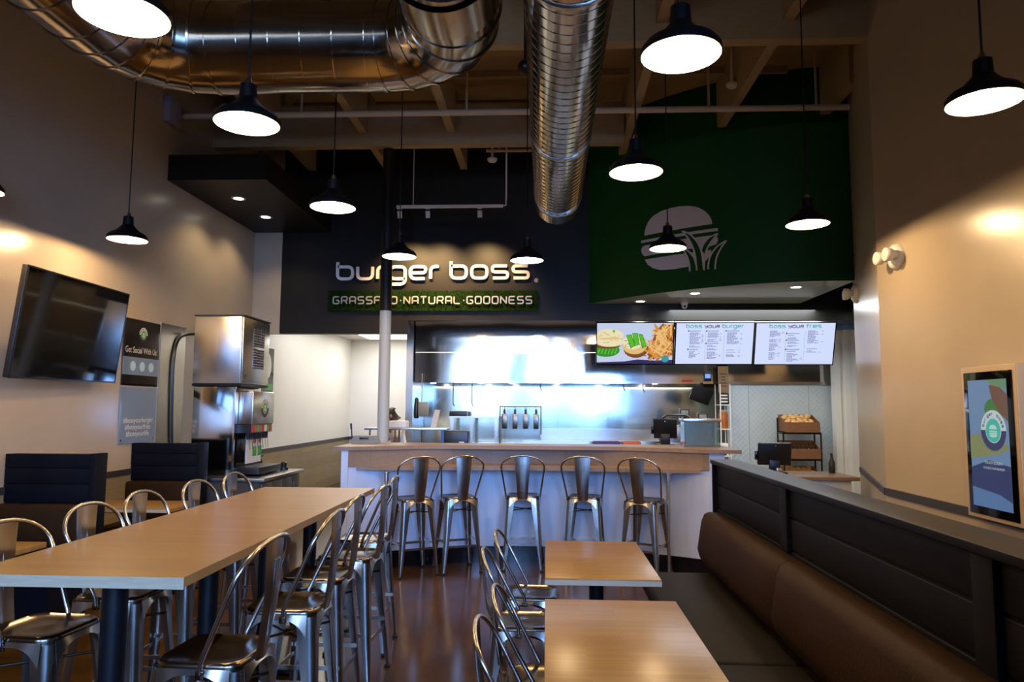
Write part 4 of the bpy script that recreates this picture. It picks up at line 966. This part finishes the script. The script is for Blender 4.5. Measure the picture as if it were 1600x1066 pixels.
t = thing('dome_camera', 'small white dome camera under the green soffit above the menu screens', 'camera', (2.1, 10.88, 3.3))
part('base', MB().lathe([(.001, -.03), (.055, -.03), (.06, 0)], n=20), M['white'], t); part('dome', MB().sphere((0, -.01, -.055), .045, n=10), M['white'], t); part('lens', MB().sphere((0, -.045, -.065), .018, n=8), M['black_gloss'], t)
for x, y, z, lb in ((2.25, 8.45, 5.62, 'round white smoke detector near the green wall, upper right'), (-.8, 10.25, 5.36, 'round white smoke detector in the dark space above the sign')):
    solo('smoke_detector', MB().lathe([(.001, -.05), (.05, -.05), (.07, -.03), (.075, 0), (.02, .0), (.012, DECK - z), (.001, DECK - z)], n=20), M['white'], lb, 'smoke detector', (x, y, z))
pr = MB().sphere((0, 0, 0), .07, n=10).cyl((0, 0, .05), (0, 0, 1.0), .012, n=8)
solo('ceiling_speaker', pr, M['black_plastic'], 'small black ball speaker beside the spiral duct', 'speaker', (-.2, 6.4, 4.86))

# ================================================================== ORDER COUNTER AND ITS GEAR
t = thing('order_counter', 'wooden order counter behind the banquette divider, by the potato rack', 'counter')
part('worktop', MB().box(1.95, 3.44, 8.1, 8.85, .91, .95, .003), M['bar_wood'], t); part('body', MB().box(2.0, 3.36, 8.14, 8.8, 0, .91), M['bar_white'], t)
def terminal(label, loc, rz, w=.37):
    t = thing('register_terminal', label, 'register', loc, rz)
    part('base', MB().box(-.12, .12, -.1, .1, 0, .03, .006), M['black_plastic'], t)
    part('stand', MB().box(-.06, .06, -.02, .03, .03, .16, .006), M['black_plastic'], t)
    a = R(14); m = MB(); m.box(-w / 2, w / 2, -.02, .02, -.13, .13, .008)
    m.v = [(x, y * math.cos(a) - z * math.sin(a) + .0, z * math.cos(a) + y * math.sin(a) + .23) for x, y, z in m.v]
    part('monitor', m, M['black_plastic'], t)
    part('card_reader', MB().box(-w / 2 - .03, -w / 2, -.03, .03, .16, .26, .004), M['black_gloss'], t)
    part('mark', MB().lathe([(.001, -.0), (.008, 0)], (0, -.075, .325), 12, 'y'), M['chrome'], t)
    return t
terminal('black register terminal on the order counter, seen from behind', (2.62, 8.42, .95), R(-4))
solo('receipt_holder', MB().box(-.03, .03, -.02, .02, 0, .09, .004), M['chrome'], 'small chrome stand on the order counter in front of the register', 'stand', (2.60, 8.2, .95))
m = MB().lathe([(.001, 0), (.035, 0), (.037, .12), (.02, .16), (.013, .2), (.013, .23), (.001, .23)], n=16)
solo('sauce_bottle', m, M['bread'], 'dark bottle at the right end of the order counter', 'bottle', (3.34, 8.62, .95))

# potato rack
t = thing('produce_rack', 'dark metal rack holding three tilted wooden crates of produce', 'rack', (4.1, 11.9, 0))
m = MB()
for s in (-1, 1):
    m.cyl((s * .295, .12, 0), (s * .295, .12, 1.55), .014, n=8); m.cyl((s * .295, -.16, 0), (s * .295, -.16, 1.3), .014, n=8)
    for z in (.5, .92, 1.34): m.box(s * .295 - .01, s * .295 + .01, -.16, .12, z - .05, z - .02)
part('frame', m, M['black_metal'], t)
for z in (.5, .92, 1.34): part('shelf', MB().box(-.285, .285, -.18, .16, z - .05, z - .02), M['black_metal'], t)
def crate(z, label):
    t = thing('produce_crate', label, 'crate', (4.1, 11.9, z), 0, 'wooden crates on the produce rack'); 
    for nm, b in (('front_board', (-.275, .275, -.2, -.188, 0, .16)), ('back_board', (-.275, .275, .14, .152, 0, .28))): part(nm, MB().box(*b), M['crate'], t)
    part('bottom_board', MB().box(-.275, .275, -.188, .14, 0.0, .012), M['crate'], t)
    for s in (-1, 1): part('side_board', MB().prism([(-.188, 0), (.14, 0), (.14, .28), (-.188, .16)], lambda a, b, d: (d, a, b), s * .263, s * .275), M['crate'], t)
crate(1.32, 'brown wooden crate of potatoes at the top of the produce rack'); crate(.90, 'brown wooden crate of dark bottles in the middle of the produce rack'); crate(.48, 'brown wooden crate of potatoes at the bottom of the produce rack')
pm_ = []
rnd = random.Random(5)
for k in range(3):
    a, b, c_ = rnd.uniform(.048, .06), rnd.uniform(.036, .044), rnd.uniform(.034, .042); mb = MB().sphere((0, 0, 0), a, b, c_, n=8)
    mb.v = [(x * (1 + .12 * math.sin(z * 60 + k)), y * (1 + .1 * math.cos(x * 40)), z) for x, y, z in mb.v]; pm_.append(mesh_of('potato', mb, M['potato'], 80))
def potato(x, y, z, label, grp):
    o = bpy.data.objects.new('potato', rnd.choice(pm_)); C.objects.link(o); o.location = (x, y, z); o.rotation_euler = (rnd.uniform(-.4, .4), rnd.uniform(-.5, .5), rnd.uniform(0, 6)); tag(o, label, 'potato', grp)
for z0, lb, grp in ((1.32, 'tan potato heaped in the top crate of the produce rack', 'potatoes in the top crate'), (.48, 'tan potato heaped in the bottom crate of the produce rack', 'potatoes in the bottom crate')):
    for r_, (yy, zz, nn) in enumerate(((-.14, .15, 6), (-.05, .18, 5), (.05, .21, 6), (.1, .245, 5))):
        for k in range(nn): potato(4.1 - .21 + .42 * (k + .5 * (r_ % 2) * .6) / (nn - .6) * .95, 11.9 + yy + rnd.uniform(-.01, .01), z0 + zz + rnd.uniform(-.012, .012), lb, grp)
b0 = mesh_of('dark_bottle', MB().lathe([(.001, 0), (.032, 0), (.033, .13), (.018, .17), (.013, .19), (.013, .225), (.001, .225)], n=14), M['bread'])
for k in range(7):
    o = bpy.data.objects.new('dark_bottle', b0); C.objects.link(o); o.location = (3.9 + .068 * k, 11.83 + .02 * (k % 2), .913); tag(o, 'dark bottle standing in the middle crate of the produce rack', 'bottle', 'bottles in the middle crate')

# ================================================================== KITCHEN LINE
t = thing('exhaust_hood', 'wide stainless kitchen exhaust hood over the cooking line', 'exhaust hood', (0, 0, 0))
part('upper_panel', MB().box(-2.28, 2.98, 12.34, 12.5, 2.63, 3.265), M['stainless'], t)
m = MB(); m.prism([(12.3, 2.12), (12.3, 2.62), (12.36, 2.66), (13.45, 2.66), (13.45, 2.14)], lambda a, b, d: (d, a, b), -2.27, 2.9); part('canopy', m, M['stainless'], t)
part('lower_lip', MB().box(-2.28, 2.91, 12.285, 12.3, 2.11, 2.145), M['chrome'], t); part('ledge_lip', MB().box(-2.28, 2.91, 12.285, 12.34, 2.61, 2.635), M['chrome'], t)
for x in (-2.0, -1.15, -.6, .2, 1.05, 1.9): part('hood_lamp', MB().lathe([(.001, -.012), (.04, -.01), (.05, 0), (.05, .01)], (x, 12.6, 2.12), 16), M['hood_lamp'], t, label='lit round hood lamp')
m = MB().cyl((.47, 12.28, 2.62), (.47, 12.28, 2.86), .016, n=10).cyl((1.15, 12.26, 2.7), (1.15, 12.26, 3.15), .03, n=12).cyl((1.15, 12.26, 2.72), (1.35, 12.26, 2.68), .02, n=10)
part('pipe', m, M['chrome'], t)
t = thing('steel_backsplash', 'bright stainless wall sheets behind the cooking line under the hood', 'backsplash')
for a, b in ((-2.29, -1.62), (-1.615, -.78), (-.775, .22), (.225, 1.15), (1.155, 1.98), (1.985, 2.92)): part('wall_sheet', MB().box(a + .003, b - .003, 13.47, 13.495, .85, 2.2), M['splash'], t)
def hook(x, z1, label):
    m = MB().cyl((0, 0, 0), (0, 0, -z1), .008, n=6).cyl((0, 0, -z1), (.025, 0, -z1 - .05), .008, n=6); solo('hanging_hook', m, M['black_metal'], label, 'hook', (x, 12.35, 2.115), 0, 'hooks hanging from the hood')
for x, l, lb in ((-1.61, .36, 'long dark hook hanging from the left part of the hood, left of a similar one'), (-1.28, .36, 'long dark hook hanging from the hood, right of a similar one'), (-.1, .08, 'short hook hanging from the middle of the hood'), (1.33, .08, 'short hook under the hood below the burger menu screen'), (1.66, .1, 'short hook under the hood left of the red label')): hook(x, l, lb)
solo('hood_label', MB().box(-.09, .09, -.004, .004, -.02, .02), M['red'], 'small red label on the lower edge of the hood', 'label', (2.40, 12.28, 2.16))
t = thing('wall_thermostat', 'small black box with a blue lit display on the hood end', 'control', (2.74, 12.29, 2.235))
part('body', MB().box(-.06, .06, -.03, .0, -.08, .08, .006), M['black_plastic'], t); part('display', MB().box(-.045, .045, -.033, -.03, -.03, .04), glow('blue_display', (120, 160, 255), 1.2), t, label='blue lit display')
t = thing('order_display', 'black order screen hanging tilted from the right end of the hood', 'screen', (2.6, 12.15, 1.92))
m = MB(); m.box(-.17, .17, -.02, .02, -.13, .13, .008)
m.v = [(x * math.cos(.35) + z * math.sin(.35), y - .3 * z, z * math.cos(.35) - x * math.sin(.35)) for x, y, z in m.v]; part('monitor', m, M['black_plastic'], t)
part('arm', MB().cyl((.04, .0, .08), (.04, .1, .2), .016, n=10), M['black_metal'], t)
# worktables on the line
def work_table(name, label, x0, x1, y0, y1, h, shelf=None):
    t = thing(name, label, 'worktable', ((x0 + x1) / 2, (y0 + y1) / 2, 0)); a, b = (x1 - x0) / 2, (y1 - y0) / 2
    part('worktop', MB().box(-a, a, -b, b, h - .04, h, .004), M['stainless_flat'], t)
    for sx in (-1, 1):
        for sy in (-1, 1): part('leg', MB().cyl((sx * (a - .05), sy * (b - .05), 0), (sx * (a - .05), sy * (b - .05), h - .04), .02, n=10), M['stainless_flat'], t)
    if shelf:
        part('overshelf', MB().box(-a, a, b - .35, b, shelf - .03, shelf, .003), M['stainless_flat'], t)
        for s in (-.92, -.3, -.2, .35, .85): part('shelf_post', MB().cyl((s * a, b - .2, h), (s * a, b - .2, shelf - .03), .014, n=8), M['chrome'], t)
    return t
work_table('prep_table', 'stainless prep table with an overshelf beside the steel column', -2.62, -1.42, 9.95, 10.6, .92, 1.39)
work_table('pass_table', 'long stainless table behind the bar below the hood', -1.3, 2.3, 9.3, 9.95, 1.14)
solo('cold_rail', MB().box(-.33, 1.62, 9.38, 9.9, 1.14, 1.2, .006).box(-.33, 1.62, 9.86, 9.9, 1.2, 1.245), M['stainless_flat'], 'low stainless cold rail on the table behind the bar', 'cold rail')
solo('griddle', MB().box(-.1, 2.0, 12.55, 13.4, .75, 1.1, .01).box(-.1, 2.0, 13.3, 13.4, 1.1, 1.3).box(-.1, -.08, 12.6, 13.4, 1.1, 1.22).box(1.98, 2.0, 12.6, 13.4, 1.1, 1.22).box(-.1, 2.0, 12.6, 13.3, 0, .75), M['stainless_flat'], 'stainless griddle with raised splash guard on the cooking line', 'griddle')
t = thing('fry_station', 'stainless fryer cabinet on the cooking line left of the utensil rack', 'fryer')
part('cabinet', MB().box(-1.75, -.15, 12.65, 13.4, 0, 1.05, .01), M['stainless_flat'], t); part('shelf', MB().box(-1.75, -.85, 12.9, 13.35, 1.5, 1.53), M['stainless_flat'], t)
for x in (-1.7, -1.35, -.9): part('shelf_post', MB().box(x - .03, x + .03, 12.92, 12.98, 1.05, 1.5), M['stainless_flat'], t)
t = thing('utensil_rack', 'square steel rail frame holding four hanging utensils', 'rack', (-.45, 12.62, 1.05))
part('frame', MB().tube([(-.36, 0, 0), (-.36, 0, .66), (.36, 0, .66), (.36, 0, 0)], .013, 8), M['stainless_flat'], t)
for k in range(4):
    u = thing('kitchen_tongs', 'black-handled steel utensil on the rail frame, ' + ['first from the left', 'second from the left', 'third from the left', 'fourth from the left'][k], 'utensil', (-.45 - .28 + .185 * k, 12.60, 1.66), 0, 'utensils on the rail frame')
    part('handle', MB().box(-.02, .02, -.008, .008, -.08, 0, .004).cyl((0, 0, 0), (0, .02, .05), .004, n=6), M['black_plastic'], u); part('blade', MB().box(-.045, .045, -.004, .004, -.34, -.08, .003), M['steel_dark'], u)
solo('ticket_printer', MB().box(-.08, .08, -.06, .06, -.12, .13, .01).cyl((-.03, 0, .13), (-.03, 0, .62), .008, n=8), M['grey'], 'grey box hanging at the left end of the hood', 'printer', (-2.1, 12.2, 1.65))
solo('hanging_cloth', MB().lathe([(.001, .2), (.03, .18), (.045, .05), (.05, -.1), (.04, -.16), (.001, -.17)], n=12), M['black_plastic'], 'dark rag hanging left of the grey box under the hood', 'cloth', (-2.22, 12.21, 1.66))
t = thing('black_bin', 'black box with a small pale label behind the bar right of the prep table', 'box', (-1.2, 9.62, 1.14)); part('body', MB().box(-.15, .17, -.14, .14, 0, .24, .01), M['black_plastic'], t); part('label', MB().box(.05, .12, -.142, -.14, .06, .1), M['offwhite'], t)
solo('blue_folder', MB().box(-.025, .025, -.12, .12, 0, .25), M['blue'], 'blue file box standing left of the black box behind the bar', 'folder', (-1.39 + .02, 9.62, 1.14))
solo('paper_sheet', MB().prism([(-.06, 0), (.02, 0), (.075, .26), (-.0, .26)], lambda a, b, d: (a, d, b), -.03, .03), M['offwhite'], 'white upright card leaning on the overshelf of the prep table', 'card', (-1.62, 10.42, 1.392))
solo('black_scale', MB().box(-.16, .16, -.1, .1, 0, .09, .01), M['black_plastic'], 'flat black device on the fryer shelf behind the white card', 'device', (-1.6, 13.1, 1.53))
solo('white_tub', MB().lathe([(.001, 0), (.1, 0), (.125, .22), (.13, .225), (.12, .23), (.001, .23)], n=24), M['white'], 'white round tub on the prep table below the worker', 'tub', (-2.22, 10.15, .92))
solo('white_container', MB().box(-.13, .13, -.1, .1, 0, .1, .015), M['white'], 'white container on the overshelf in front of the worker', 'container', (-2.15, 10.42, 1.39))
t = thing('service_caddy', 'grey caddy with a handle slot left of the steel column on the bar', 'caddy', (-2.08, 8.2, 1.277)); 
part('body', MB().prism([(-.16, 0), (.16, 0), (.13, .085), (-.11, .085)], lambda a, b, d: (a, d, b), -.09, .09), M['grey'], t); part('handle_slot', MB().box(-.045, .06, -.094, -.088, .045, .068, .002), M['black_plastic'], t, label='dark handle slot')
solo('broom_handle', MB().cyl((0, 0, 0), (-.09, 0, 1.44), .009, n=10).cyl((-.09, 0, 1.38), (-.096, 0, 1.46), .014, n=10), M['navy'], 'thin navy broom handle leaning behind the left end of the bar', 'broom', (-2.62, 9.9, 0))
for x, w_, mk, lb in ((.80, .36, 'purple', 'purple packs lying on the cold rail'), (1.13, .24, 'orange', 'orange pack lying on the cold rail right of the purple packs')):
    m = MB().box(-w_ / 2, w_ / 2, -.09, .09, 0, .055, .018); solo(mk + '_pack', m, M[mk], lb, 'pack', (x, 9.62, 1.2))
terminal('black register terminal behind the bar left of the glass case', (1.56, 9.5, 1.2), R(-12), .3)
t = thing('glass_case', 'clear glass case with a steel top at the right end of the bar', 'display case', (1.70, 8.05, 1.277))
g = MB(); g.box(-.19, .19, -.12, -.114, 0, .27); g.box(-.19, -.184, -.114, .12, 0, .27); g.box(.184, .19, -.114, .12, 0, .27); part('glass_panel', g, M['glass'], t)
part('top', MB().box(-.205, .205, -.13, .13, .27, .305, .004), M['stainless_flat'], t); part('back_panel', MB().box(-.184, .184, .112, .12, 0, .27), M['stainless_flat'], t)
for k, (x, lb) in enumerate(((2.32, 'grey dispenser left of a similar one at the right end of the kitchen'), (2.62, 'grey dispenser right of a similar one at the right end of the kitchen'))):
    t = thing('wall_dispenser', lb, 'dispenser', (x, 12.2, 1.42 + (0 if k else .07)), 0, 'grey dispensers'); part('body', MB().box(-.08, .08, -.06, .06, -.15, .2, .02), M['black_plastic'], t); part('front_cover', MB().box(-.06, .06, -.075, -.06, -.12, .17, .01), M['grey'], t); part('window', MB().box(-.03, .03, -.079, -.075, .03, .11), M['black_gloss'], t)
t = thing('bread_slicer', 'small stainless machine with an arched black handle behind the glass case', 'machine', (1.95, 11.0, 1.14)); part('body', MB().box(-.26, .26, -.15, .15, 0, .30, .02), M['stainless_flat'], t)
part('handle', MB().tube([(-.2, -.12, .3), (-.2, -.14, .41), (-.14, -.14, .45), (.14, -.14, .45), (.2, -.14, .41), (.2, -.12, .3)], .022, 10), M['black_plastic'], t)
work_table('side_table', 'stainless table under the arched-handle machine at the right of the kitchen', 1.6, 2.6, 10.7, 11.3, 1.14)
# shelf unit between hood and cooler
t = thing('wire_shelving', 'narrow white shelf unit with boxes and jars beside the cooler', 'shelving', (2.93, 12.15, 0)); m = MB()
for x in (-.05, .11):
    for y in (-.15, .2): m.cyl((x, y, 0), (x, y, 2.1), .01, n=8)
part('frame', m, M['white'], t); 
for z in (.5, .92, 1.36, 1.76): part('shelf', MB().box(-.06, .12, -.16, .21, z - .015, z), M['white'], t)
t = thing('brown_sign', 'brown board with dark lines of writing above the shelf jars', 'sign', (2.96, 12.1, 1.98)); part('board', MB().box(-.085, .085, 0, .02, -.02, .42), M['brown'], t)
m = MB(); rnd = random.Random(2)
for k in range(5): w_ = rnd.uniform(.03, .06); m.box(-w_, w_, -.003, 0, .08 + .05 * k, .098 + .05 * k)
part('writing', m, M['joint'], t)
t = thing('black_sign', 'small black sign with white lines of writing under the brown board', 'sign', (2.96, 12.06, 1.76)); part('board', MB().box(-.075, .075, 0, .02, 0, .19), M['black_plastic'], t); m = MB()
for k in range(3): m.box(-.055, .055, -.003, 0, .035 + .052 * k, .06 + .052 * k)
part('writing', m, M['offwhite'], t)
t = thing('amber_jar', 'large amber jar on the narrow shelf beside the cooler', 'jar', (2.96, 12.15, 1.36)); part('glass_body', MB().lathe([(.001, 0), (.07, 0), (.075, .02), (.075, .24), (.06, .28), (.001, .28)], n=20), M['amber'], t); part('lid', MB().lathe([(.001, .31), (.06, .31), (.06, .28)], n=20), M['white'], t)
for i, (x, z, mk, sx, sz, lb) in enumerate(((2.95, .92, 'white', .06, .2, 'white carton on the shelf below the amber jar'), (3.0, 1.12 - .2, 'brown', .05, .12, ''), (2.96, .5, 'offwhite', .06, .18, 'pale carton on the lowest visible shelf beside the cooler'))):
    if lb: solo('carton', MB().box(-sx, sx, -.1, .1, 0, sz, .006), M[mk], lb, 'carton', (x, 12.15, z))
# walk-in cooler wall
t = thing('walk_in_cooler', 'quilted aluminium walk-in cooler wall under a stainless header', 'cooler', (0, 0, 0))
for a, b in ((3.08, 3.42), (3.425, 4.42), (4.425, 4.9)): part('wall_panel', MB().box(a, b, 12.3, 12.4, 0, 2.1), M['cooler'], t)
part('top_rail', MB().box(3.08, 4.9, 12.28, 12.4, 2.1, 2.15), M['stainless_flat'], t); part('header_panel', MB().box(3.08, 4.9, 12.3, 12.4, 2.15, 3.265), M['stainless'], t)
solo('ceiling_panel_light', MB().box(-4.1, -2.85, 15.2, 16.4, 3.255, 3.268), M['panel_light'], 'lit square ceiling panel in the hall behind the column', 'light')
t = thing('coat_hook', 'small grey bracket on the white wall right of the column', 'hook', (-2.55, 16.78, 2.45)); part('plate', MB().box(-.35, .0, -.03, .02, -.03, .03, .004), M['grey'], t); part('ring', MB().tube([(-.05 + .06 * math.cos(a), -.03, .07 + .06 * math.sin(a)) for a in [2 * PI * k / 16 for k in range(16)]], .01, 6, closed=True), M['grey'], t)

# ================================================================== THE WORKER BEHIND THE PREP TABLE
def skin_mesh(name, joints, edges, m, parent, levels=2, root=0, label=None):
    me = bpy.data.meshes.new(name); me.from_pydata([j[:3] for j in joints], edges, []); o = bpy.data.objects.new(name, me); C.objects.link(o)
    s = o.modifiers.new('skin', 'SKIN'); s.use_smooth_shade = True
    for i, j in enumerate(joints): v = me.skin_vertices[0].data[i]; v.radius = (j[3], j[4] if len(j) > 4 else j[3]); v.use_root = (i == root)
    d = o.modifiers.new('sub', 'SUBSURF'); d.levels = levels; d.render_levels = levels
    dg = bpy.context.evaluated_depsgraph_get(); m2 = bpy.data.meshes.new_from_object(o.evaluated_get(dg)); m2.name = name
    bpy.data.objects.remove(o); m2.materials.clear(); m2.materials.append(m)
    for p in m2.polygons: p.use_smooth = True
    o = bpy.data.objects.new(name, m2); C.objects.link(o)
    if parent: o.parent = parent
    if label: o['label'] = label
    return o
t = thing('person', 'person in a white shirt and black cap bending over the prep table, behind the column', 'person', (-2.25, 11.0, 0), R(-60))
# local: faces -y, slightly bent forward
J = [(0, .02, .92, .15, .11), (0, .0, 1.08, .13, .10), (0, -.05, 1.28, .155, .11), (0, -.09, 1.39, .10, .08), (0, -.13, 1.46, .052), (0, -.17, 1.50, .058), (0, -.19, 1.56, .088, .095), (0, -.18, 1.625, .07, .08),
     (.17, -.09, 1.36, .062), (.25, -.16, 1.13, .046), (.18, -.36, 1.04, .036), (.15, -.42, 1.02, .03), (-.17, -.09, 1.36, .062), (-.25, -.16, 1.13, .046), (-.18, -.36, 1.04, .036), (-.15, -.42, 1.02, .03),
     (.1, .02, .84, .105), (.11, .0, .48, .072), (.11, .04, .10, .048), (.11, -.12, .04, .042), (-.1, .02, .84, .105), (-.11, .0, .48, .072), (-.11, .04, .10, .048), (-.11, -.12, .04, .042),
     (0, -.285, 1.545, .016), (0, -.255, 1.495, .035)]
Ed = [(0, 1), (1, 2), (2, 3), (3, 4), (4, 5), (5, 6), (6, 7), (3, 8), (8, 9), (9, 10), (10, 11), (3, 12), (12, 13), (13, 14), (14, 15), (0, 16), (16, 17), (17, 18), (18, 19), (0, 20), (20, 21), (21, 22), (22, 23), (6, 24), (5, 25)]
for s, w_ in ((1, 11), (-1, 15)):                 # fingers and thumb
    x0, y0, z0 = J[w_][:3]; n0 = len(J); J.append((x0, y0 - .06, z0 - .012, .028, .016)); Ed.append((w_, n0))
    for k, (dx, ln) in enumerate(((-.027, .062), (-.009, .074), (.009, .07), (.026, .054))):
        n1 = len(J); J.append((x0 + dx, y0 - .09, z0 - .014, .0085)); J.append((x0 + dx * 1.1, y0 - .09 - ln * .5, z0 - .03, .008)); J.append((x0 + dx * 1.1, y0 - .09 - ln * .85, z0 - .055, .007)); Ed += [(n0, n1), (n1, n1 + 1), (n1 + 1, n1 + 2)]
    n1 = len(J); J.append((x0 - s * .035, y0 - .04, z0 - .01, .01)); J.append((x0 - s * .045, y0 - .075, z0 - .03, .0085)); Ed += [(w_, n1), (n1, n1 + 1)]
skin_mesh('body', J, Ed, M['skin'], t)
SJ = [(0, .02, .86, .165, .128), (0, .0, 1.08, .148, .118), (0, -.05, 1.28, .168, .125), (0, -.085, 1.385, .115, .09), (.175, -.09, 1.36, .078), (.24, -.14, 1.2, .066), (-.175, -.09, 1.36, .078), (-.24, -.14, 1.2, .066)]
skin_mesh('shirt', SJ, [(0, 1), (1, 2), (2, 3), (3, 4), (4, 5), (3, 6), (6, 7)], M['shirt'], t, label='white short-sleeved shirt')
TJ = [(0, .02, .9, .16, .125), (.1, .02, .82, .118), (.11, .0, .48, .086), (.11, .035, .09, .066), (-.1, .02, .82, .118), (-.11, .0, .48, .086), (-.11, .035, .09, .066)]
skin_mesh('trousers', TJ, [(0, 1), (1, 2), (2, 3), (0, 4), (4, 5), (5, 6)], M['trousers'], t, label='dark trousers')
HJ = [(0, -.165, 1.60, .092, .1), (0, -.12, 1.56, .085, .085), (0, -.09, 1.50, .045), (0, -.22, 1.655, .06, .05)]
skin_mesh('hair', HJ, [(3, 0), (0, 1), (1, 2)], M['hair'], t, root=1, label='black hair tied under a cap')
part('cap_brim', MB().prism([(-.075, -.24), (.075, -.24), (.06, -.34), (0, -.36), (-.06, -.34)], ZUP, 1.635, 1.645), M['hair'], t)
for s in (-1, 1):
    part('eye', MB().sphere((s * .032, -.272, 1.572), .011, n=6), M['white'], t); part('ear', MB().sphere((s * .09, -.18, 1.55), .012, .02, .03, n=6), M['skin'], t)
part('mouth', MB().sphere((0, -.283, 1.512), .022, .008, .006, n=6), mat('lips', lin(130, 70, 62), .5), t)
